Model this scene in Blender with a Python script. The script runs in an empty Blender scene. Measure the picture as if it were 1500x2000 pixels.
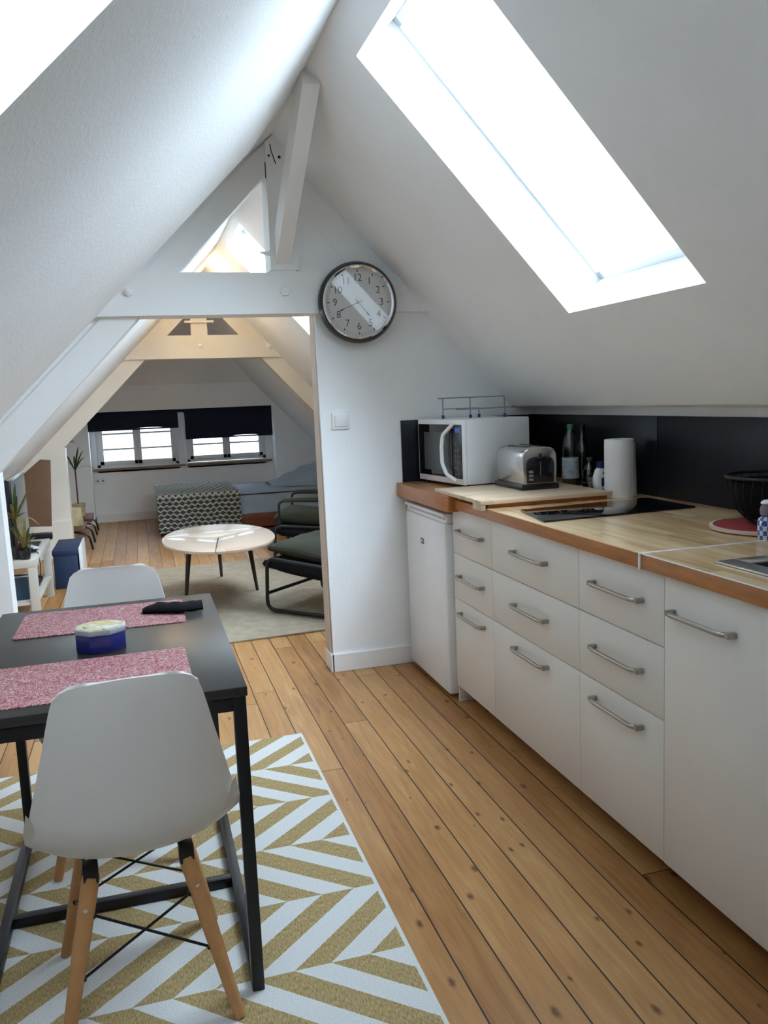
import bpy, bmesh, math, random
from mathutils import Vector, Matrix
random.seed(7)
C = bpy.context.scene
COL = C.collection

# ------------------------------------------------------------------ camera
YAW, PITCH, ROLL, FPX, CAMH = 0.2781, 0.1344, -0.0414, 1647.55, 1.358
_f = Vector((math.sin(YAW)*math.cos(PITCH), math.cos(YAW)*math.cos(PITCH), -math.sin(PITCH)))
_r = Vector((math.cos(YAW), -math.sin(YAW), 0)); _u = _r.cross(_f)
_c, _s = math.cos(ROLL), math.sin(ROLL)
_R = _c*_r + _s*_u; _U = -_s*_r + _c*_u
cam_d = bpy.data.cameras.new('camera'); cam = bpy.data.objects.new('camera', cam_d); COL.objects.link(cam)
cam.matrix_world = Matrix(((_R.x, _U.x, -_f.x, 0), (_R.y, _U.y, -_f.y, 0), (_R.z, _U.z, -_f.z, CAMH), (0, 0, 0, 1)))
cam_d.sensor_fit = 'VERTICAL'; cam_d.sensor_height = 36; cam_d.lens = 36*FPX/2000
cam_d.clip_start = 0.02; cam_d.clip_end = 200
C.camera = cam

# ------------------------------------------------------------------ light
SKY = 13.0
LOBE = 4.0          # the sky is brightest towards the veiled sun, behind the camera
world = bpy.data.worlds.new('sky'); C.world = world; world.use_nodes = True
wn = world.node_tree; wn.nodes.clear()
wo = wn.nodes.new('ShaderNodeOutputWorld'); wb = wn.nodes.new('ShaderNodeBackground')
wt = wn.nodes.new('ShaderNodeTexCoord'); ws = wn.nodes.new('ShaderNodeSeparateXYZ'); wr = wn.nodes.new('ShaderNodeValToRGB')
wn.links.new(wt.outputs['Generated'], ws.inputs[0]); wn.links.new(ws.outputs['Z'], wr.inputs[0])
wr.color_ramp.elements[0].position = 0.02; wr.color_ramp.elements[0].color = (0.42, 0.49, 0.54, 1)
wr.color_ramp.elements[1].position = 0.50; wr.color_ramp.elements[1].color = (0.76, 0.91, 1.06, 1)
wn.links.new(wr.outputs[0], wb.inputs[0])
wd = wn.nodes.new('ShaderNodeVectorMath'); wd.operation = 'DOT_PRODUCT'; wd.inputs[1].default_value = Vector((.10, -.78, .60)).normalized()
wn.links.new(wt.outputs['Generated'], wd.inputs[0])
wm = wn.nodes.new('ShaderNodeMath'); wm.operation = 'MAXIMUM'; wm.inputs[1].default_value = 0.0; wn.links.new(wd.outputs['Value'], wm.inputs[0])
wp = wn.nodes.new('ShaderNodeMath'); wp.operation = 'POWER'; wp.inputs[1].default_value = 6.0; wn.links.new(wm.outputs[0], wp.inputs[0])
wa = wn.nodes.new('ShaderNodeMath'); wa.operation = 'MULTIPLY_ADD'; wa.inputs[1].default_value = LOBE*SKY; wa.inputs[2].default_value = SKY
wn.links.new(wp.outputs[0], wa.inputs[0])
wx = wn.nodes.new('ShaderNodeMapRange'); wx.interpolation_type = 'SMOOTHSTEP'      # darker sky on the side away from the sun
wx.inputs[1].default_value = -.15; wx.inputs[2].default_value = .48; wx.inputs[3].default_value = .13; wx.inputs[4].default_value = 1.0
wn.links.new(ws.outputs['X'], wx.inputs[0])
wq = wn.nodes.new('ShaderNodeMath'); wq.operation = 'MULTIPLY'; wn.links.new(wa.outputs[0], wq.inputs[0]); wn.links.new(wx.outputs[0], wq.inputs[1])
wn.links.new(wq.outputs[0], wb.inputs[1])
wn.links.new(wb.outputs[0], wo.inputs[0])

def portal(name, centre, ax, ay, sx, sy):
    """light portal lying in an opening; ax, ay span it, light goes -ax x ay"""
    ax = Vector(ax).normalized(); ay = Vector(ay).normalized(); az = ax.cross(ay)
    d = bpy.data.lights.new(name, 'AREA'); d.shape = 'RECTANGLE'; d.size = sx; d.size_y = sy
    d.cycles.is_portal = True
    o = bpy.data.objects.new(name, d); COL.objects.link(o)
    m = Matrix((ax, ay, az)).transposed().to_4x4(); m.translation = Vector(centre); o.matrix_world = m
    return o

C.view_settings.view_transform = 'Standard'
C.view_settings.look = 'None'
C.view_settings.exposure = 0.42
C.view_settings.gamma = 1.0
C.view_settings.use_curve_mapping = False
C.cycles.max_bounces = 14; C.cycles.diffuse_bounces = 12; C.cycles.glossy_bounces = 4
C.cycles.transparent_max_bounces = 12; C.cycles.transmission_bounces = 6
C.cycles.sample_clamp_indirect = 8.0
C.cycles.caustics_reflective = False; C.cycles.caustics_refractive = False
C.cycles.use_denoising = True

# ------------------------------------------------------------------ materials
def new_mat(name):
    m = bpy.data.materials.new(name); m.use_nodes = True
    nt = m.node_tree; b = nt.nodes['Principled BSDF']
    return m, nt, b
def mat(name, col, rough=0.5, metal=0.0, bump=0.0, bscale=100.0, var=0.0, vscale=8.0, coat=0.0, spec=None, stretch=(1,1,1), sheen=0.0, emis=None):
    m, nt, b = new_mat(name)
    b.inputs['Base Color'].default_value = (*col, 1); b.inputs['Roughness'].default_value = rough
    b.inputs['Metallic'].default_value = metal; b.inputs['Coat Weight'].default_value = coat
    b.inputs['Sheen Weight'].default_value = sheen
    if spec is not None: b.inputs['Specular IOR Level'].default_value = spec
    tc = nt.nodes.new('ShaderNodeTexCoord'); mp = nt.nodes.new('ShaderNodeMapping'); mp.inputs['Scale'].default_value = stretch
    nt.links.new(tc.outputs['Object'], mp.inputs[0])
    n = nt.nodes.new('ShaderNodeTexNoise'); n.inputs['Scale'].default_value = vscale; n.inputs['Detail'].default_value = 4
    nt.links.new(mp.outputs[0], n.inputs['Vector'])
    r = nt.nodes.new('ShaderNodeValToRGB'); v = max(var, 0.02)
    r.color_ramp.elements[0].position = .3; r.color_ramp.elements[1].position = .7
    r.color_ramp.elements[0].color = (*[c*(1-v) for c in col], 1); r.color_ramp.elements[1].color = (*[min(1, c*(1+v)) for c in col], 1)
    nt.links.new(n.outputs['Fac'], r.inputs[0]); nt.links.new(r.outputs[0], b.inputs['Base Color'])
    if bump:
        n2 = nt.nodes.new('ShaderNodeTexNoise'); n2.inputs['Scale'].default_value = bscale; n2.inputs['Detail'].default_value = 3
        nt.links.new(mp.outputs[0], n2.inputs['Vector'])
        bp = nt.nodes.new('ShaderNodeBump'); bp.inputs['Strength'].default_value = bump; bp.inputs['Distance'].default_value = 0.004
        nt.links.new(n2.outputs['Fac'], bp.inputs['Height']); nt.links.new(bp.outputs[0], b.inputs['Normal'])
    if emis:
        b.inputs['Emission Color'].default_value = (*emis[0], 1); b.inputs['Emission Strength'].default_value = emis[1]
    return m
class NT:
    """small maths helper for node trees"""
    def __init__(s, nt): s.nt = nt
    def m(s, op, *a):
        n = s.nt.nodes.new('ShaderNodeMath'); n.operation = op
        for i, v in enumerate(a):
            if isinstance(v, (int, float)): n.inputs[i].default_value = v
            else: s.nt.links.new(v, n.inputs[i])
        return n.outputs[0]
    def xyz(s):
        t = s.nt.nodes.new('ShaderNodeTexCoord'); p = s.nt.nodes.new('ShaderNodeSeparateXYZ')
        s.nt.links.new(t.outputs['Object'], p.inputs[0]); return p.outputs[0], p.outputs[1], p.outputs[2]
    def comb(s, x, y, z):
        n = s.nt.nodes.new('ShaderNodeCombineXYZ')
        for i, v in enumerate((x, y, z)):
            if isinstance(v, (int, float)): n.inputs[i].default_value = v
            else: s.nt.links.new(v, n.inputs[i])
        return n.outputs[0]
    def noise(s, vec, scale, detail=3, dist=0.0, rough=.5):
        n = s.nt.nodes.new('ShaderNodeTexNoise'); n.inputs['Scale'].default_value = scale; n.inputs['Detail'].default_value = detail
        n.inputs['Distortion'].default_value = dist; n.inputs['Roughness'].default_value = rough
        s.nt.links.new(vec, n.inputs['Vector']); return n.outputs['Fac']
    def white(s, vec):
        n = s.nt.nodes.new('ShaderNodeTexWhiteNoise'); n.noise_dimensions = '3D'; s.nt.links.new(vec, n.inputs['Vector']); return n.outputs['Value']
    def ramp(s, fac, stops):
        n = s.nt.nodes.new('ShaderNodeValToRGB'); e = n.color_ramp.elements
        while len(e) < len(stops): e.new(0.5)
        for i, (p, c) in enumerate(stops): e[i].position = p; e[i].color = (*c, 1)
        s.nt.links.new(fac, n.inputs[0]); return n.outputs[0]
    def mix(s, fac, a, b, mode='MIX'):
        n = s.nt.nodes.new('ShaderNodeMix'); n.data_type = 'RGBA'; n.blend_type = mode
        for i, v in ((0, fac), (6, a), (7, b)):
            if isinstance(v, (int, float)): n.inputs[i].default_value = v
            elif isinstance(v, tuple): n.inputs[i].default_value = (*v, 1)
            else: s.nt.links.new(v, n.inputs[i])
        return n.outputs[2]
    def bump(s, h, strength, dist=0.003):
        n = s.nt.nodes.new('ShaderNodeBump'); n.inputs['Strength'].default_value = strength; n.inputs['Distance'].default_value = dist
        s.nt.links.new(h, n.inputs['Height']); return n.outputs[0]

plaster = mat('plaster', (.86, .88, .89), .55, bump=.35, bscale=90, var=.012, vscale=3)
paint = mat('painted_wood', (.86, .88, .88), .4, bump=.12, bscale=25, var=.02, vscale=5, stretch=(1,1,1))
cream = mat('warm_lit_timber', (.74, .69, .60), .45, bump=.12, bscale=25, var=.03, vscale=5)  # truss two timbers: the far room's warm light is put into the paint colour
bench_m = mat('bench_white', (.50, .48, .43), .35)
skirting_m = mat('skirting_paint', (.82, .82, .82), .35)
gloss_white = mat('gloss_white', (.82, .83, .84), .2)
white_plastic = mat('white_plastic', (.80, .81, .82), .35, spec=.5)
shell_m = mat('chair_plastic', (.74, .71, .67), .38, var=.01)
black_metal = mat('black_metal', (.010, .010, .012), .38, spec=.35)
black_plastic = mat('black_plastic', (.010, .010, .012), .25)
steel = mat('steel', (.62, .61, .60), .28, 1.0)
nickel = mat('brushed_nickel', (.42, .39, .35), .33, .9)
chrome = mat('chrome', (.8, .8, .82), .10, 1.0)
tin_blue = mat('tin_blue', (.012, .020, .17), .25, coat=.5)
navy = mat('navy_fabric', (.008, .010, .03), .95, bump=.1, bscale=300)
blue_box_m = mat('blue_board', (.010, .028, .075), .6, var=.06)
pill_blue = mat('blue_sheet', (.28, .36, .46), .85, bump=.5, bscale=9, var=.05)
green_cush = mat('olive_canvas', (.024, .025, .012), .9, bump=.6, bscale=12, var=.25, vscale=6)
black_canvas = mat('black_canvas', (.008, .008, .010), .9, bump=.2, bscale=200, spec=.15)
brown_board = mat('brown_panel', (.16, .085, .045), .7, var=.06)
leaf_m = mat('leaf', (.06, .12, .025), .5, var=.3, vscale=20)
leaf_y = mat('dry_leaf', (.30, .25, .09), .6, var=.3, vscale=20)
red_wood = mat('red_brown_wood', (.14, .038, .015), .45, var=.2, vscale=5, stretch=(1,8,8))
paper_m = mat('paper_towel_paper', (.80, .79, .78), .9, bump=.4, bscale=60)
dark_glass = mat('black_glass', (.004, .004, .006), .06, coat=.3)
pot_m = mat('pot_glaze', (.55, .45, .25), .5, var=.3, vscale=12)
red_plate = mat('red_enamel', (.35, .05, .05), .4)
cork_m = mat('pale_rim', (.60, .45, .36), .6)
rubber_blue = mat('blue_rubber', (.01, .03, .22), .5)
chair_leg_m = None

def wood(name, c0, c1, c2, axis='Y', width=.045, length=.5, rough=.35, gap=None, scale=1.0, coat=0.0):
    m, nt, b = new_mat(name); N = NT(nt); x, y, z = N.xyz()
    a, l = (x, y) if axis == 'Y' else (y, x)
    k = N.m('FLOOR', N.m('DIVIDE', a, width))
    off = N.m('MULTIPLY', N.white(N.comb(k, 3.3, 1.7)), length)
    kl = N.m('FLOOR', N.m('DIVIDE', N.m('ADD', l, off), length))
    rnd = N.white(N.comb(k, kl, 0.5))
    v = N.comb(N.m('MULTIPLY', a, 14*scale), N.m('MULTIPLY', l, 1.4*scale), N.m('ADD', N.m('MULTIPLY', z, 14*scale), N.m('MULTIPLY', rnd, 40)))
    g = N.noise(v, 2.2, 5, .6)
    f = N.m('ADD', N.m('MULTIPLY', g, .75), N.m('MULTIPLY', rnd, .35))
    col = N.ramp(f, [(.25, c0), (.52, c1), (.85, c2)])
    nt.links.new(col, b.inputs['Base Color']); b.inputs['Roughness'].default_value = rough; b.inputs['Coat Weight'].default_value = coat
    nt.links.new(N.bump(g, .08), b.inputs['Normal'])
    return m
butcher = wood('beech_worktop', (.46, .28, .13), (.68, .47, .26), (.80, .62, .39), 'Y', .045, .45, .22, coat=.15)
butcher_dark = wood('oiled_worktop', (.30, .13, .05), (.42, .20, .085), (.52, .27, .12), 'Y', .045, .5, .3)
board_wood = wood('board_wood', (.48, .34, .22), (.62, .47, .32), (.72, .57, .41), 'X', .06, .7, .5)
beech_leg = wood('beech_leg', (.42, .19, .065), (.50, .24, .09), (.58, .30, .12), 'Y', .3, 3, .45)
walnut = wood('coffee_top', (.46, .33, .25), (.53, .41, .32), (.58, .47, .38), 'X', .5, 3, .22, coat=.3)
edge_wood = mat('worktop_edge', (.40, .150, .040), .35, var=.18, vscale=10, stretch=(8,.7,8))

# plank floor
floor_m, nt, b = new_mat('pine_floor'); N = NT(nt); x, y, z = N.xyz()
PW = .1045
xs = N.m('DIVIDE', N.m('SUBTRACT', x, .6345 - 20*PW), PW)
k = N.m('FLOOR', xs); fr = N.m('FRACT', xs)
offp = N.m('MULTIPLY', N.white(N.comb(k, 7.1, 2.2)), 4.2)
yl = N.m('DIVIDE', N.m('ADD', y, offp), 4.2); ky = N.m('FLOOR', yl); fy = N.m('FRACT', yl)
rnd = N.white(N.comb(k, ky, 1.0)); rnd2 = N.white(N.comb(k, ky, 9.0))
seed = N.m('MULTIPLY', rnd, 50)
gv = N.comb(N.m('ADD', N.m('MULTIPLY', x, 16), seed), N.m('MULTIPLY', y, 1.1), seed)
g = N.noise(gv, 2.0, 6, 1.2, .6)
g2 = N.noise(N.comb(N.m('ADD', N.m('MULTIPLY', x, 60), seed), N.m('MULTIPLY', y, 3.0), seed), 2.5, 3, .3)
blot = N.noise(N.comb(x, y, 0.0), 3.5, 3)
base = N.ramp(N.m('ADD', N.m('MULTIPLY', g, .62), N.m('ADD', N.m('MULTIPLY', rnd2, .34), N.m('MULTIPLY', blot, .22))),
              [(.30, (.22, .092, .028)), (.46, (.39, .185, .060)), (.62, (.50, .262, .095)), (.80, (.62, .365, .155))])
base = N.mix(N.m('MULTIPLY', N.m('SUBTRACT', 1.0, g2), .55), base, (.27, .115, .038))
# knots
kn = nt.nodes.new('ShaderNodeTexVoronoi'); kn.inputs['Scale'].default_value = 1.0; kn.voronoi_dimensions = '2D'
nt.links.new(N.comb(N.m('ADD', N.m('DIVIDE', x, PW), .5), N.m('DIVIDE', y, .22), 0), kn.inputs['Vector'])
kd = N.m('ADD', kn.outputs['Distance'], N.m('MULTIPLY', N.m('SUBTRACT', N.noise(N.comb(x, y, 0.0), 90, 2), .5), .06))
ksel = N.m('GREATER_THAN', N.white(kn.outputs['Position']), .45)
kr = N.m('ADD', .035, N.m('MULTIPLY', N.white(N.comb(kn.outputs['Distance'] if False else k, N.m('FLOOR', N.m('DIVIDE', y, .4)), 4.0)), .09))
kmask = N.m('MULTIPLY', ksel, N.m('SUBTRACT', 1.0, N.m('SMOOTH_MIN', 1.0, N.m('DIVIDE', kd, kr), .3)))
kmask = N.m('MAXIMUM', kmask, 0.0)
base = N.mix(N.m('MINIMUM', N.m('MULTIPLY', kmask, 1.3), .85), base, (.10, .035, .012))
gapx = N.m('LESS_THAN', N.m('MINIMUM', fr, N.m('SUBTRACT', 1.0, fr)), .020)
gapy = N.m('LESS_THAN', fy, .0009)
gap = N.m('MAXIMUM', gapx, gapy)
base = N.mix(gap, base, (.018, .010, .006))
nt.links.new(base, b.inputs['Base Color'])
b.inputs['Coat Weight'].default_value = .10; b.inputs['Coat Roughness'].default_value = .20; b.inputs['Specular IOR Level'].default_value = .30
nt.links.new(N.m('ADD', .30, N.m('MULTIPLY', blot, .22)), b.inputs['Roughness'])
hgt = N.m('SUBTRACT', N.m('MULTIPLY', g, .3), gap)
hgt = N.m('ADD', hgt, N.m('MULTIPLY', N.noise(N.comb(x, N.m('MULTIPLY', y, .4), 0.0), 18, 2), .9))
nt.links.new(N.bump(hgt, .35, .0035), b.inputs['Normal'])

# chevron rug
rug_m, nt, b = new_mat('chevron_rug'); N = NT(nt); x, y, z = N.xyz()
v_ = N.m('DIVIDE', N.m('SUBTRACT', y, 2.427 - 5.74), .574)
n_ = N.m('ROUND', v_); t_ = N.m('MULTIPLY', N.m('SUBTRACT', v_, n_), .574)
wob = N.m('MULTIPLY', N.m('SUBTRACT', N.noise(N.comb(x, y, 0.0), 160, 1), .5), .006)
ph = N.m('FRACT', N.m('DIVIDE', N.m('ADD', N.m('SUBTRACT', N.m('SUBTRACT', x, N.m('MULTIPLY', N.m('ABSOLUTE', t_), 1.1)), .26 - 1.87), wob), .187))
gold = N.m('LESS_THAN', ph, .48); up = N.m('GREATER_THAN', t_, 0.0)
isg = N.m('ABSOLUTE', N.m('SUBTRACT', N.m('SUBTRACT', 1.0, up), gold))
isg = N.m('MULTIPLY', isg, N.m('LESS_THAN', x, .538))
weave = N.noise(N.comb(N.m('MULTIPLY', x, 3.0), N.m('MULTIPLY', y, .6), 0.0), 120, 2)
gcol = N.ramp(weave, [(.3, (.27, .185, .075)), (.5, (.40, .295, .140)), (.72, (.53, .42, .23))])
wcol = N.ramp(N.noise(N.comb(x, y, 0.0), 260, 2), [(.3, (.60, .61, .60)), (.7, (.76, .77, .76))])
nt.links.new(N.mix(isg, wcol, gcol), b.inputs['Base Color']); b.inputs['Roughness'].default_value = .95
nt.links.new(N.bump(N.noise(N.comb(x, y, 0.0), 300, 2), .6, .003), b.inputs['Normal'])
b.inputs['Specular IOR Level'].default_value = .1

rug2_m = mat('beige_rug', (.35, .29, .215), .95, bump=.6, bscale=160, var=.12, vscale=14, spec=.1)

# placemats
mat_m, nt, b = new_mat('placemat'); N = NT(nt); x, y, z = N.xyz()
pv = N.comb(x, y, 0.0)
n1 = N.noise(pv, 58, 2, 2.5)
n2 = N.noise(pv, 42, 1, 4.0)
ln = N.m('LESS_THAN', N.m('ABSOLUTE', N.m('SUBTRACT', n1, .5)), .030)
ln2 = N.m('LESS_THAN', N.m('ABSOLUTE', N.m('SUBTRACT', n2, .55)), .026)
nt.links.new(N.mix(N.m('MAXIMUM', ln, ln2), (.27, .045, .062), (.62, .43, .42)), b.inputs['Base Color'])
b.inputs['Roughness'].default_value = .6; b.inputs['Specular IOR Level'].default_value = .2

# knitted blanket
knit_m, nt, b = new_mat('chunky_knit'); N = NT(nt); x, y, z = N.xyz()
yz = N.m('SUBTRACT', N.m('MULTIPLY', y, .45), z)
cx = N.m('DIVIDE', x, .064); cy = N.m('DIVIDE', yz, .046)
row = N.m('FLOOR', cy); fx = N.m('FRACT', N.m('ADD', cx, N.m('MULTIPLY', row, .5))); fyk = N.m('FRACT', cy)
dx = N.m('ABSOLUTE', N.m('SUBTRACT', fx, .5))
dd = N.m('ABSOLUTE', N.m('SUBTRACT', N.m('ADD', fyk, N.m('MULTIPLY', dx, 1.0)), .72))
lp = N.m('SUBTRACT', 1.0, N.m('MINIMUM', 1.0, N.m('MULTIPLY', dd, 2.6)))
ck = N.ramp(lp, [(.12, (.04, .05, .045)), (.45, (.30, .31, .27)), (1.0, (.62, .62, .56))])
nt.links.new(ck, b.inputs['Base Color']); b.inputs['Roughness'].default_value = .95
nt.links.new(N.bump(lp, 1.0, .02), b.inputs['Normal'])

# cabinet fronts: white with a faint vertical grain
cab_m, nt, b = new_mat('cabinet_front'); N = NT(nt); x, y, z = N.xyz()
g = N.noise(N.comb(0.0, N.m('MULTIPLY', y, 90), N.m('MULTIPLY', z, 2.0)), 2.0, 3)
nt.links.new(N.ramp(g, [(.3, (.735, .70, .64)), (.7, (.75, .715, .66))]), b.inputs['Base Color'])
b.inputs['Roughness'].default_value = .38
nt.links.new(N.bump(g, .06, .001), b.inputs['Normal'])

def glass_mat(name, tint=(1,1,1), f0=.04):
    """thin clear sheet: transparent with a Schlick reflection"""
    m = bpy.data.materials.new(name); m.use_nodes = True; nt = m.node_tree; nt.nodes.clear(); N = NT(nt)
    o = nt.nodes.new('ShaderNodeOutputMaterial'); t = nt.nodes.new('ShaderNodeBsdfTransparent'); g = nt.nodes.new('ShaderNodeBsdfGlossy')
    mx = nt.nodes.new('ShaderNodeMixShader'); lw = nt.nodes.new('ShaderNodeLayerWeight'); lw.inputs[0].default_value = .5
    t.inputs[0].default_value = (*tint, 1); g.inputs[0].default_value = (1, 1, 1, 1); g.inputs[1].default_value = .02
    fac = N.m('ADD', f0, N.m('MULTIPLY', 1-f0, N.m('POWER', lw.outputs['Facing'], 5.0)))
    nt.links.new(fac, mx.inputs[0])
    nt.links.new(t.outputs[0], mx.inputs[1]); nt.links.new(g.outputs[0], mx.inputs[2]); nt.links.new(mx.outputs[0], o.inputs[0])
    return m
pane_m = glass_mat('window_pane', (.97, .99, 1.0), .04)
clock_glass = glass_mat('clock_glass', (.98, .98, .98), .04)
clear_plastic = glass_mat('clear_plastic', (.72, .75, .76), .08)
green_glass = glass_mat('green_glass', (.08, .22, .10), .08)
brown_glass = glass_mat('dark_bottle_glass', (.10, .07, .05), .08)

# ------------------------------------------------------------------ mesh helpers
class MB:
    def __init__(s): s.bm = bmesh.new()
    def add(s, bm2, M=None):
        vs = [s.bm.verts.new((M @ v.co) if M else v.co) for v in bm2.verts]
        bm2.verts.index_update()
        for f in bm2.faces:
            try: s.bm.faces.new([vs[v.index] for v in f.verts])
            except ValueError: pass
        bm2.free(); return s
    def box(s, a, b, bev=0.0, M=None, seg=2):
        t = bmesh.new(); bmesh.ops.create_cube(t, size=1)
        for v in t.verts: v.co = Vector([(a[i]+b[i])/2 + v.co[i]*(b[i]-a[i]) for i in range(3)])
        if bev: bmesh.ops.bevel(t, geom=list(t.edges), offset=bev, segments=seg, profile=.5, affect='EDGES')
        return s.add(t, M)
    def prism(s, poly, axis, a, b, M=None, bev=0.0):
        """poly: 2d points in the plane across axis (X:(y,z) Y:(x,z) Z:(x,y))"""
        t = bmesh.new()
        def P(p, c): return {'X': (c, p[0], p[1]), 'Y': (p[0], c, p[1]), 'Z': (p[0], p[1], c)}[axis]
        A = [t.verts.new(P(p, a)) for p in poly]; B = [t.verts.new(P(p, b)) for p in poly]
        t.faces.new(A); t.faces.new(B[::-1])
        n = len(poly)
        for i in range(n): t.faces.new((A[i], B[i], B[(i+1) % n], A[(i+1) % n]))
        bmesh.ops.recalc_face_normals(t, faces=t.faces)
        if bev: bmesh.ops.bevel(t, geom=list(t.edges), offset=bev, segments=2, profile=.5, affect='EDGES')
        return s.add(t, M)
    def cyl(s, p0, p1, r0, r1=None, seg=20, M=None):
        r1 = r0 if r1 is None else r1
        p0, p1 = Vector(p0), Vector(p1); d = (p1-p0).normalized()
        q = d.orthogonal().normalized(); w = d.cross(q)
        t = bmesh.new(); A = []; B = []
        for i in range(seg):
            an = 2*math.pi*i/seg; e = q*math.cos(an) + w*math.sin(an)
            A.append(t.verts.new(p0+e*r0)); B.append(t.verts.new(p1+e*r1))
        for i in range(seg): t.faces.new((A[i], A[(i+1) % seg], B[(i+1) % seg], B[i]))
        t.faces.new(A[::-1]); t.faces.new(B); return s.add(t, M)
    def tube(s, pts, r, seg=10, bend=0.0, M=None, radii=None):
        pts = [Vector(p) for p in pts]
        if bend:
            new = [pts[0]]
            for i in range(1, len(pts)-1):
                a, c, b = pts[i-1], pts[i], pts[i+1]
                da = (a-c); db = (b-c); la = min(bend, da.length*.49); lb = min(bend, db.length*.49)
                s0 = c+da.normalized()*la; s1 = c+db.normalized()*lb
                for k in range(7):
                    u = k/6; new.append(s0*(1-u)**2 + c*2*u*(1-u) + s1*u*u)
            new.append(pts[-1]); pts = new
        t = bmesh.new(); rings = []; q = None
        for i, p in enumerate(pts):
            d = (pts[min(i+1, len(pts)-1)]-pts[max(i-1, 0)]).normalized()
            if q is None: q = d.orthogonal().normalized()
            q = (q - d*q.dot(d)).normalized(); w = d.cross(q)
            rr = radii[i] if radii else r
            rings.append([t.verts.new(p + (q*math.cos(2*math.pi*j/seg)+w*math.sin(2*math.pi*j/seg))*rr) for j in range(seg)])
        for A, B in zip(rings, rings[1:]):
            for j in range(seg): t.faces.new((A[j], A[(j+1) % seg], B[(j+1) % seg], B[j]))
        t.faces.new(rings[0][::-1]); t.faces.new(rings[-1]); return s.add(t, M)
    def lathe(s, prof, centre=(0,0,0), seg=32, M=None, sx=1, sy=1, cap=True):
        """prof: (r, z) list from bottom to top"""
        t = bmesh.new(); rings = []; cx, cy, cz = centre
        for r, zz in prof:
            if r < 1e-5: rings.append([t.verts.new((cx, cy, cz+zz))])
            else: rings.append([t.verts.new((cx+sx*r*math.cos(2*math.pi*j/seg), cy+sy*r*math.sin(2*math.pi*j/seg), cz+zz)) for j in range(seg)])
        for A, B in zip(rings, rings[1:]):
            for j in range(seg):
                j2 = (j+1) % seg
                if len(A) == 1 and len(B) == 1: continue
                if len(A) == 1: t.faces.new((A[0], B[j2], B[j]))
                elif len(B) == 1: t.faces.new((A[j], A[j2], B[0]))
                else: t.faces.new((A[j], A[j2], B[j2], B[j]))
        if cap and len(rings[0]) > 1: t.faces.new(rings[0][::-1])
        if cap and len(rings[-1]) > 1: t.faces.new(rings[-1])
        if not cap: bmesh.ops.remove_doubles(t, verts=t.verts, dist=1e-6)
        return s.add(t, M)
    def grid(s, fn, nu, nv, M=None, thick=0.0, flip=False):
        t = bmesh.new(); V = [[t.verts.new(fn(i/nu, j/nv)) for j in range(nv+1)] for i in range(nu+1)]
        for i in range(nu):
            for j in range(nv):
                f = (V[i][j], V[i+1][j], V[i+1][j+1], V[i][j+1])
                t.faces.new(f[::-1] if flip else f)
        if thick:
            t.normal_update(); bmesh.ops.solidify(t, geom=list(t.faces), thickness=thick)
        return s.add(t, M)
def obj(name, mb, m, parent=None, smooth=True, ang=40, local=False, recalc=True):
    """link a mesh; with a parent, world coordinates become local to it (unless local=True)"""
    me = bpy.data.meshes.new(name); bm = mb.bm
    if recalc: bmesh.ops.recalc_face_normals(bm, faces=bm.faces)
    if parent is not None and not local:
        off = world_loc(parent)
        for v in bm.verts: v.co -= off
    bm.to_mesh(me); bm.free()
    me.materials.append(m)
    if smooth:
        me.shade_smooth(); me.set_sharp_from_angle(angle=math.radians(ang))
    o = bpy.data.objects.new(name, me); COL.objects.link(o)
    if parent is not None: o.parent = parent
    return o
def world_loc(o):
    v = Vector((0, 0, 0))
    while o is not None: v = v + o.location; o = o.parent
    return v
def tag(o, label, cat, group=None):
    o['label'] = label; o['category'] = cat
    if group: o['group'] = group
    return o
def thing(name, label, cat, loc=(0,0,0), rz=0, group=None):
    o = bpy.data.objects.new(name, None); o.empty_display_size = .05; COL.objects.link(o)
    o.location = loc; o.rotation_euler = (0, 0, rz); return tag(o, label, cat, group)
def struct(name, mb, m, parent=None, smooth=False, recalc=True):
    o = obj(name, mb, m, parent, smooth, recalc=recalc)
    if parent is None: o['kind'] = 'structure'
    return o
def text_mesh(txt, size, M, depth=.0005):
    cu = bpy.data.curves.new('t', 'FONT'); cu.body = txt; cu.size = size; cu.align_x = 'CENTER'; cu.align_y = 'CENTER'; cu.extrude = depth
    o = bpy.data.objects.new('t', cu); COL.objects.link(o)
    dg = bpy.context.evaluated_depsgraph_get(); me = bpy.data.meshes.new_from_object(o.evaluated_get(dg))
    t = bmesh.new(); t.from_mesh(me); bpy.data.objects.remove(o); bpy.data.curves.remove(cu); bpy.data.meshes.remove(me)
    return t
def RZ(a, loc=(0,0,0)): return Matrix.Translation(loc) @ Matrix.Rotation(a, 4, 'Z')

# ------------------------------------------------------------------ the shell
RX, RZT = .684, 2.565            # ridge
MR = 1.092                        # right slope
def zr(x): return RZT - MR*(x-RX)
def zl(x): return RZT - (RX-x)*1.0
YT = 4.03                         # front of the first truss / partition
Y0, YG, YW = -1.6, 10.45, 10.70
XL, XR1, XR2 = -1.30, 1.985, 2.45

struct('floor', MB().box((XL-.1, Y0-.1, -.05), (XR2+.1, YW+.1, 0)), floor_m)

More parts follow.
